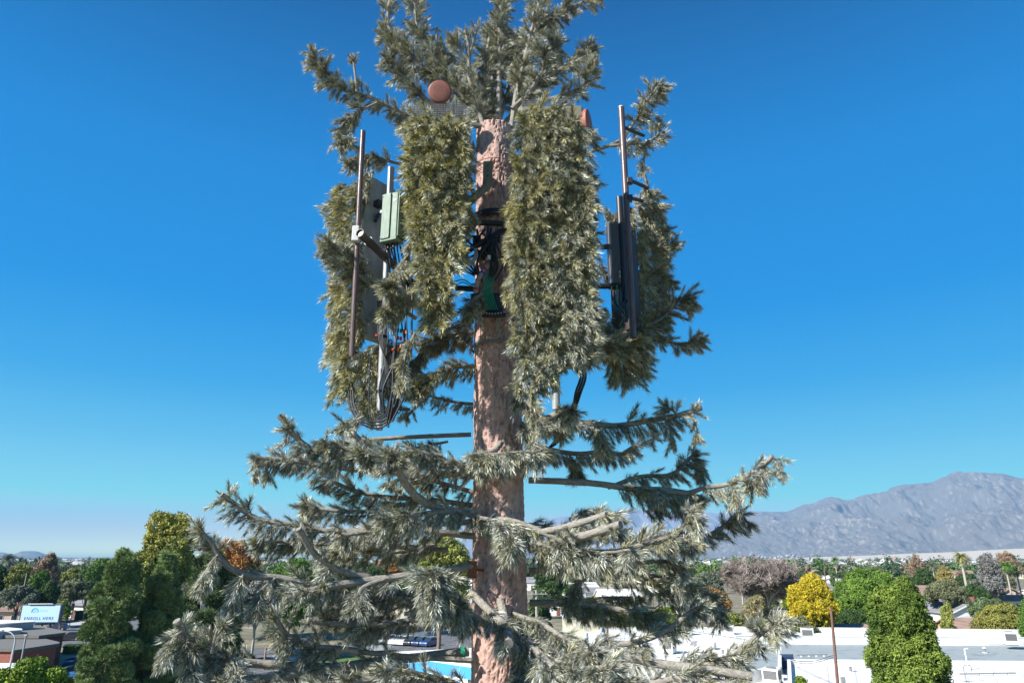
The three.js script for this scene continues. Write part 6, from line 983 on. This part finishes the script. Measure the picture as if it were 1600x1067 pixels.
const carAt = (px, py, turn, rgb, label, suv, group) => { const g = ground(px, py); return car(g.x, g.z, turn, rgb, label, suv, group); };
const BLUE = [0.02, 0.06, 0.17], WHITE = [0.72, 0.72, 0.7], SILVER = [0.4, 0.43, 0.46], DARK = [0.02, 0.022, 0.028], NAVY = [0.015, 0.03, 0.09];
carAt(124, 1044, 0.25, [0.05, 0.13, 0.28], 'upper light blue car parked beside the tall left pine', 0, 'cars by the left pine'); carAt(122, 1053, 0.25, NAVY, 'middle dark navy car parked beside the tall left pine', 0, 'cars by the left pine'); carAt(126, 1063, 0.25, [0.03, 0.14, 0.38], 'bright blue car lowest in the row beside the tall left pine', 0, 'cars by the left pine'); carAt(130, 1037, 0.25, BLUE, 'dark blue car farthest in the row beside the tall left pine', 1, 'cars by the left pine');
carAt(104, 962, 0.1, WHITE, 'white saloon driving on the street right of the billboard'); carAt(88, 985, 0.2, NAVY, 'dark blue car on the street just behind the brick building', 1); carAt(108, 1001, 0.25, DARK, 'black car on the street right of the brick building', 1); carAt(12, 966, 0.1, WHITE, 'white car on the far street left of the billboard'); carAt(91, 965, 0.2, WHITE, 'small white car nose hidden behind the billboard');
carAt(591, 1018, 0.12, SILVER, 'silver hatchback parked alone before the blue and white hall', 0);
carAt(566, 1008, 0.5, DARK, 'dark car in the shade left of the parked row', 0); [[606, SILVER, 1], [622, WHITE, 1], [634, WHITE, 1], [645, DARK, 1], [658, NAVY, 1], [671, BLUE, 0]].forEach(([x, c, s], i) => carAt(x, 1006 + i * 0.7, 1.1, c, ['silver car first from the left in the row behind the hall', 'white car second from the left in the row behind the hall', 'white car third from the left in the row behind the hall', 'black car fourth from the left in the row behind the hall', 'navy car fifth from the left in the row behind the hall', 'blue car last on the right in the row behind the hall'][i], s, 'cars in the row behind the blue and white hall'));
carAt(444, 1047, -1.2, [0.03, 0.035, 0.08], 'dark blue estate car by the red kerb behind low left branches', 1); carAt(330, 1062, 0.4, SILVER, 'silver car half hidden by the lowest left branch', 0);

// ───────────────────────── the plain: repeated trees, houses and far woods ─────────────────────────
const fr = rngOf(4242);
const protoSpecs = [['wide', 'deep', 'dark green spreading street tree'], ['round', 'green', 'mid green rounded street tree'], ['round', 'olive', 'olive grey rounded street tree'], ['wide', 'brown', 'rust brown autumn street tree'], ['round', 'yellowGreen', 'yellowish green street tree'], ['cone', 'darkPine', 'dark pointed conifer'], ['wide', 'greyGreen', 'grey green spreading street tree']];
const protos = protoSpecs.map(([kind, c, l], i) => ({ make: () => tree({ name: kind === 'cone' ? 'conifer_tree' : 'street_tree', label: l + ' on the plain between the distant houses', group: l + 's on the plain', kind, colors: C[c], size: 1.35, n: 260, far: true, seed: 300 + i, x: 0, z: 0, h: 10, w: kind === 'cone' ? 5 : 9, base: kind === 'cone' ? 1 : 2.2 }), o: null, l }));
const houseProto = [0, 1, 2, 3].map((i) => ({ o: null, make: () => house(0, 0, 13, 9, 3.1, 2.1, 0, [B.whiteWall, B.beige, B.pinkWall, B.whiteWall][i], [B.shingleGrey, B.shingleBrown, B.tanRoof, B.whiteRoof][i], ['grey-roofed white', 'brown-roofed beige', 'tan-roofed pinkish', 'white-roofed white'][i] + ' house among trees on the plain', { group: ['grey-roofed', 'brown-roofed', 'tan-roofed', 'white-roofed'][i] + ' houses on the plain' }) }));
function place(proto, x, z, turn, sx, sy) { let o; if (!proto.o) o = proto.o = proto.make(); else { o = proto.o.clone(); o.name = numbered(proto.o.name.replace(/_\d{3}$/, '')); scene.add(o); } o.position.set(x, 0, z); o.rotation.y = turn; o.scale.set(sx, sy, sx); return o; }
const WHERE = [[60, 'at the far left edge'], [130, 'above the billboard'], [330, 'beyond the left pines'], [560, 'behind the left branches'], [735, 'left of the trunk'], [1000, 'right of the trunk'], [1130, 'behind the right branches'], [1215, 'beyond the pinkish leafless tree'], [1300, 'beyond the golden tree'], [1440, 'beyond the broad green tree'], [1520, 'around the tall palm'], [9999, 'at the far right edge']];
const ORDER = ['leftmost', 'second from left', 'third from left', 'fourth from left', 'fifth from left', 'sixth from left', 'seventh from left', 'eighth from left', 'ninth from left', 'tenth from left', 'eleventh from left', 'twelfth from left'];
// pixels that nearer things cover for good: nothing is built behind them
const HIDDEN = [[735, 830], [150, 300]], placed = [];
function scatter(count, near, span, list, looks, sizes) {
  for (let i = 0; i < count; i++) {
    const d = near + Math.pow(i / count, 1.5) * span, px = -50 + fr() * 1700, k = Math.floor(fr() * list.length), turn = fr() * 6.28, a = fr(), b2 = fr();
    if (HIDDEN.some(([x0, x1]) => px > x0 && px < x1)) continue;
    const p = at(px, 880, d); placed.push({ o: place(list[k], p.x, -d, sizes.turn(turn), sizes.w(a), sizes.h(b2, px)), look: looks[k], px, where: WHERE.find(([x]) => px < x)[1], band: d < near + span * 0.18 ? 'nearer' : d < near + span * 0.5 ? 'mid-distance' : 'far' });
  }
}
scatter(190, 235, 560, protos, protoSpecs.map((q) => q[2]), { turn: (t) => t, w: (a) => 0.7 + 0.5 * a, h: (b2, px) => (0.75 + 0.45 * b2) * (px < 420 ? 1 : 0.85) });
scatter(80, 240, 700, houseProto, ['grey-roofed white house', 'brown-roofed beige house', 'tan-roofed pinkish house', 'white-roofed white house'], { turn: (t) => (t % 1) * 0.8 - 0.4 + (t % 2 < 0.8 ? 1.57 : 0), w: (a) => 0.8 + 0.4 * a, h: (b2) => 0.9 + 0.5 * b2 });
{ const sets = new Map(); for (const q of placed) { const k = [q.band, q.look, q.where].join(); if (!sets.has(k)) sets.set(k, []); sets.get(k).push(q); }
  for (const set of sets.values()) { set.sort((a, b2) => a.px - b2.px); set.forEach((q, i) => { q.o.userData.label = set.length > 1 ? ORDER[Math.min(i, 11)] + ' ' + q.band + ' ' + q.look + ' ' + q.where : 'lone ' + q.band + ' ' + q.look + ' ' + q.where; }); } }
{ // far woods and rooftops that read as one mass
  const g = leafCluster(400, 130, 0.1), N = 16000, im = new THREE.InstancedMesh(g, leafMat, N), c_ = new THREE.Color(); im.name = 'distant_woods'; tag(im, 'far tree-covered plain below the mountains', 'trees', null, 'stuff');
  const tones = [C.deep, C.green, C.olive, C.greyGreen, C.brown, C.deep, C.darkPine];
  for (let i = 0; i < N; i++) { const d = 620 + Math.pow(fr(), 1.7) * 5200, a = (fr() - 0.5) * 1.7, x = Math.tan(a) * d, s = 7 + 7 * fr(), tall = fr() < 0.05 ? 1.5 : 0.7 + 0.3 * fr(); m_.compose(V(x, s * 0.4 * tall, -d), q_.setFromAxisAngle(up_, fr() * 6.28), V(s, s * tall, s)); im.setMatrixAt(i, m_); const T0 = tones[Math.floor(fr() * tones.length)], k = 0.7 + 0.6 * fr(), m = fr(); im.setColorAt(i, c_.setRGB(lerp(T0[0][0], T0[1][0], m) * k, lerp(T0[0][1], T0[1][1], m) * k, lerp(T0[0][2], T0[1][2], m) * k)); }
  scene.add(im);
  const hg = join([box(1, 0.35, 0.7, 0, 0.175, 0), new THREE.CylinderGeometry(0.001, 0.72, 0.24, 4).rotateY(Math.PI / 4).scale(1, 1, 0.72).translate(0, 0.47, 0)]), H = 1400, hm = new THREE.InstancedMesh(hg, std(1, 1, 1, 0.9), H); hm.name = 'distant_rooftops'; tag(hm, 'pale far roofs scattered among the trees of the plain', 'houses', null, 'stuff');
  for (let i = 0; i < H; i++) { const d = 900 + Math.pow(fr(), 1.4) * 3000, a = (fr() - 0.5) * 1.6, s = 11 + 12 * fr(); m_.compose(V(Math.tan(a) * d, 0, -d), q_.setFromAxisAngle(up_, fr() * 3), V(s * (1 + fr()), s * (0.7 + 0.3 * fr()), s)); hm.setMatrixAt(i, m_); const k = 0.3 + 0.5 * fr(), w = fr() * 0.12; hm.setColorAt(i, c_.setRGB(k, k * (1 - w * 0.6), k * (1 - w))); } scene.add(hm);
  const SN = 110, sm = new THREE.InstancedMesh(hg, std(1, 1, 1, 0.9), SN); sm.name = 'foothill_rooftops'; tag(sm, 'tiny pale houses dotted on the lower mountain slope', 'houses', null, 'stuff');
  for (let i = 0; i < SN; i++) { const px = 1120 + fr() * 500, p = at(px, 850, 1), a = Math.atan2(p.x, 1), r = 6000 + fr() * 500; m_.compose(V(Math.sin(a) * r, 6 + (r - 6000) * 0.06, -Math.cos(a) * r), q_.setFromAxisAngle(up_, fr() * 3), V(24, 20, 24)); sm.setMatrixAt(i, m_); const k = 0.25 + 0.2 * fr(); sm.setColorAt(i, c_.setRGB(k, k * 0.97, k * 0.92)); } scene.add(sm);
}
renderer.render(scene, camera);
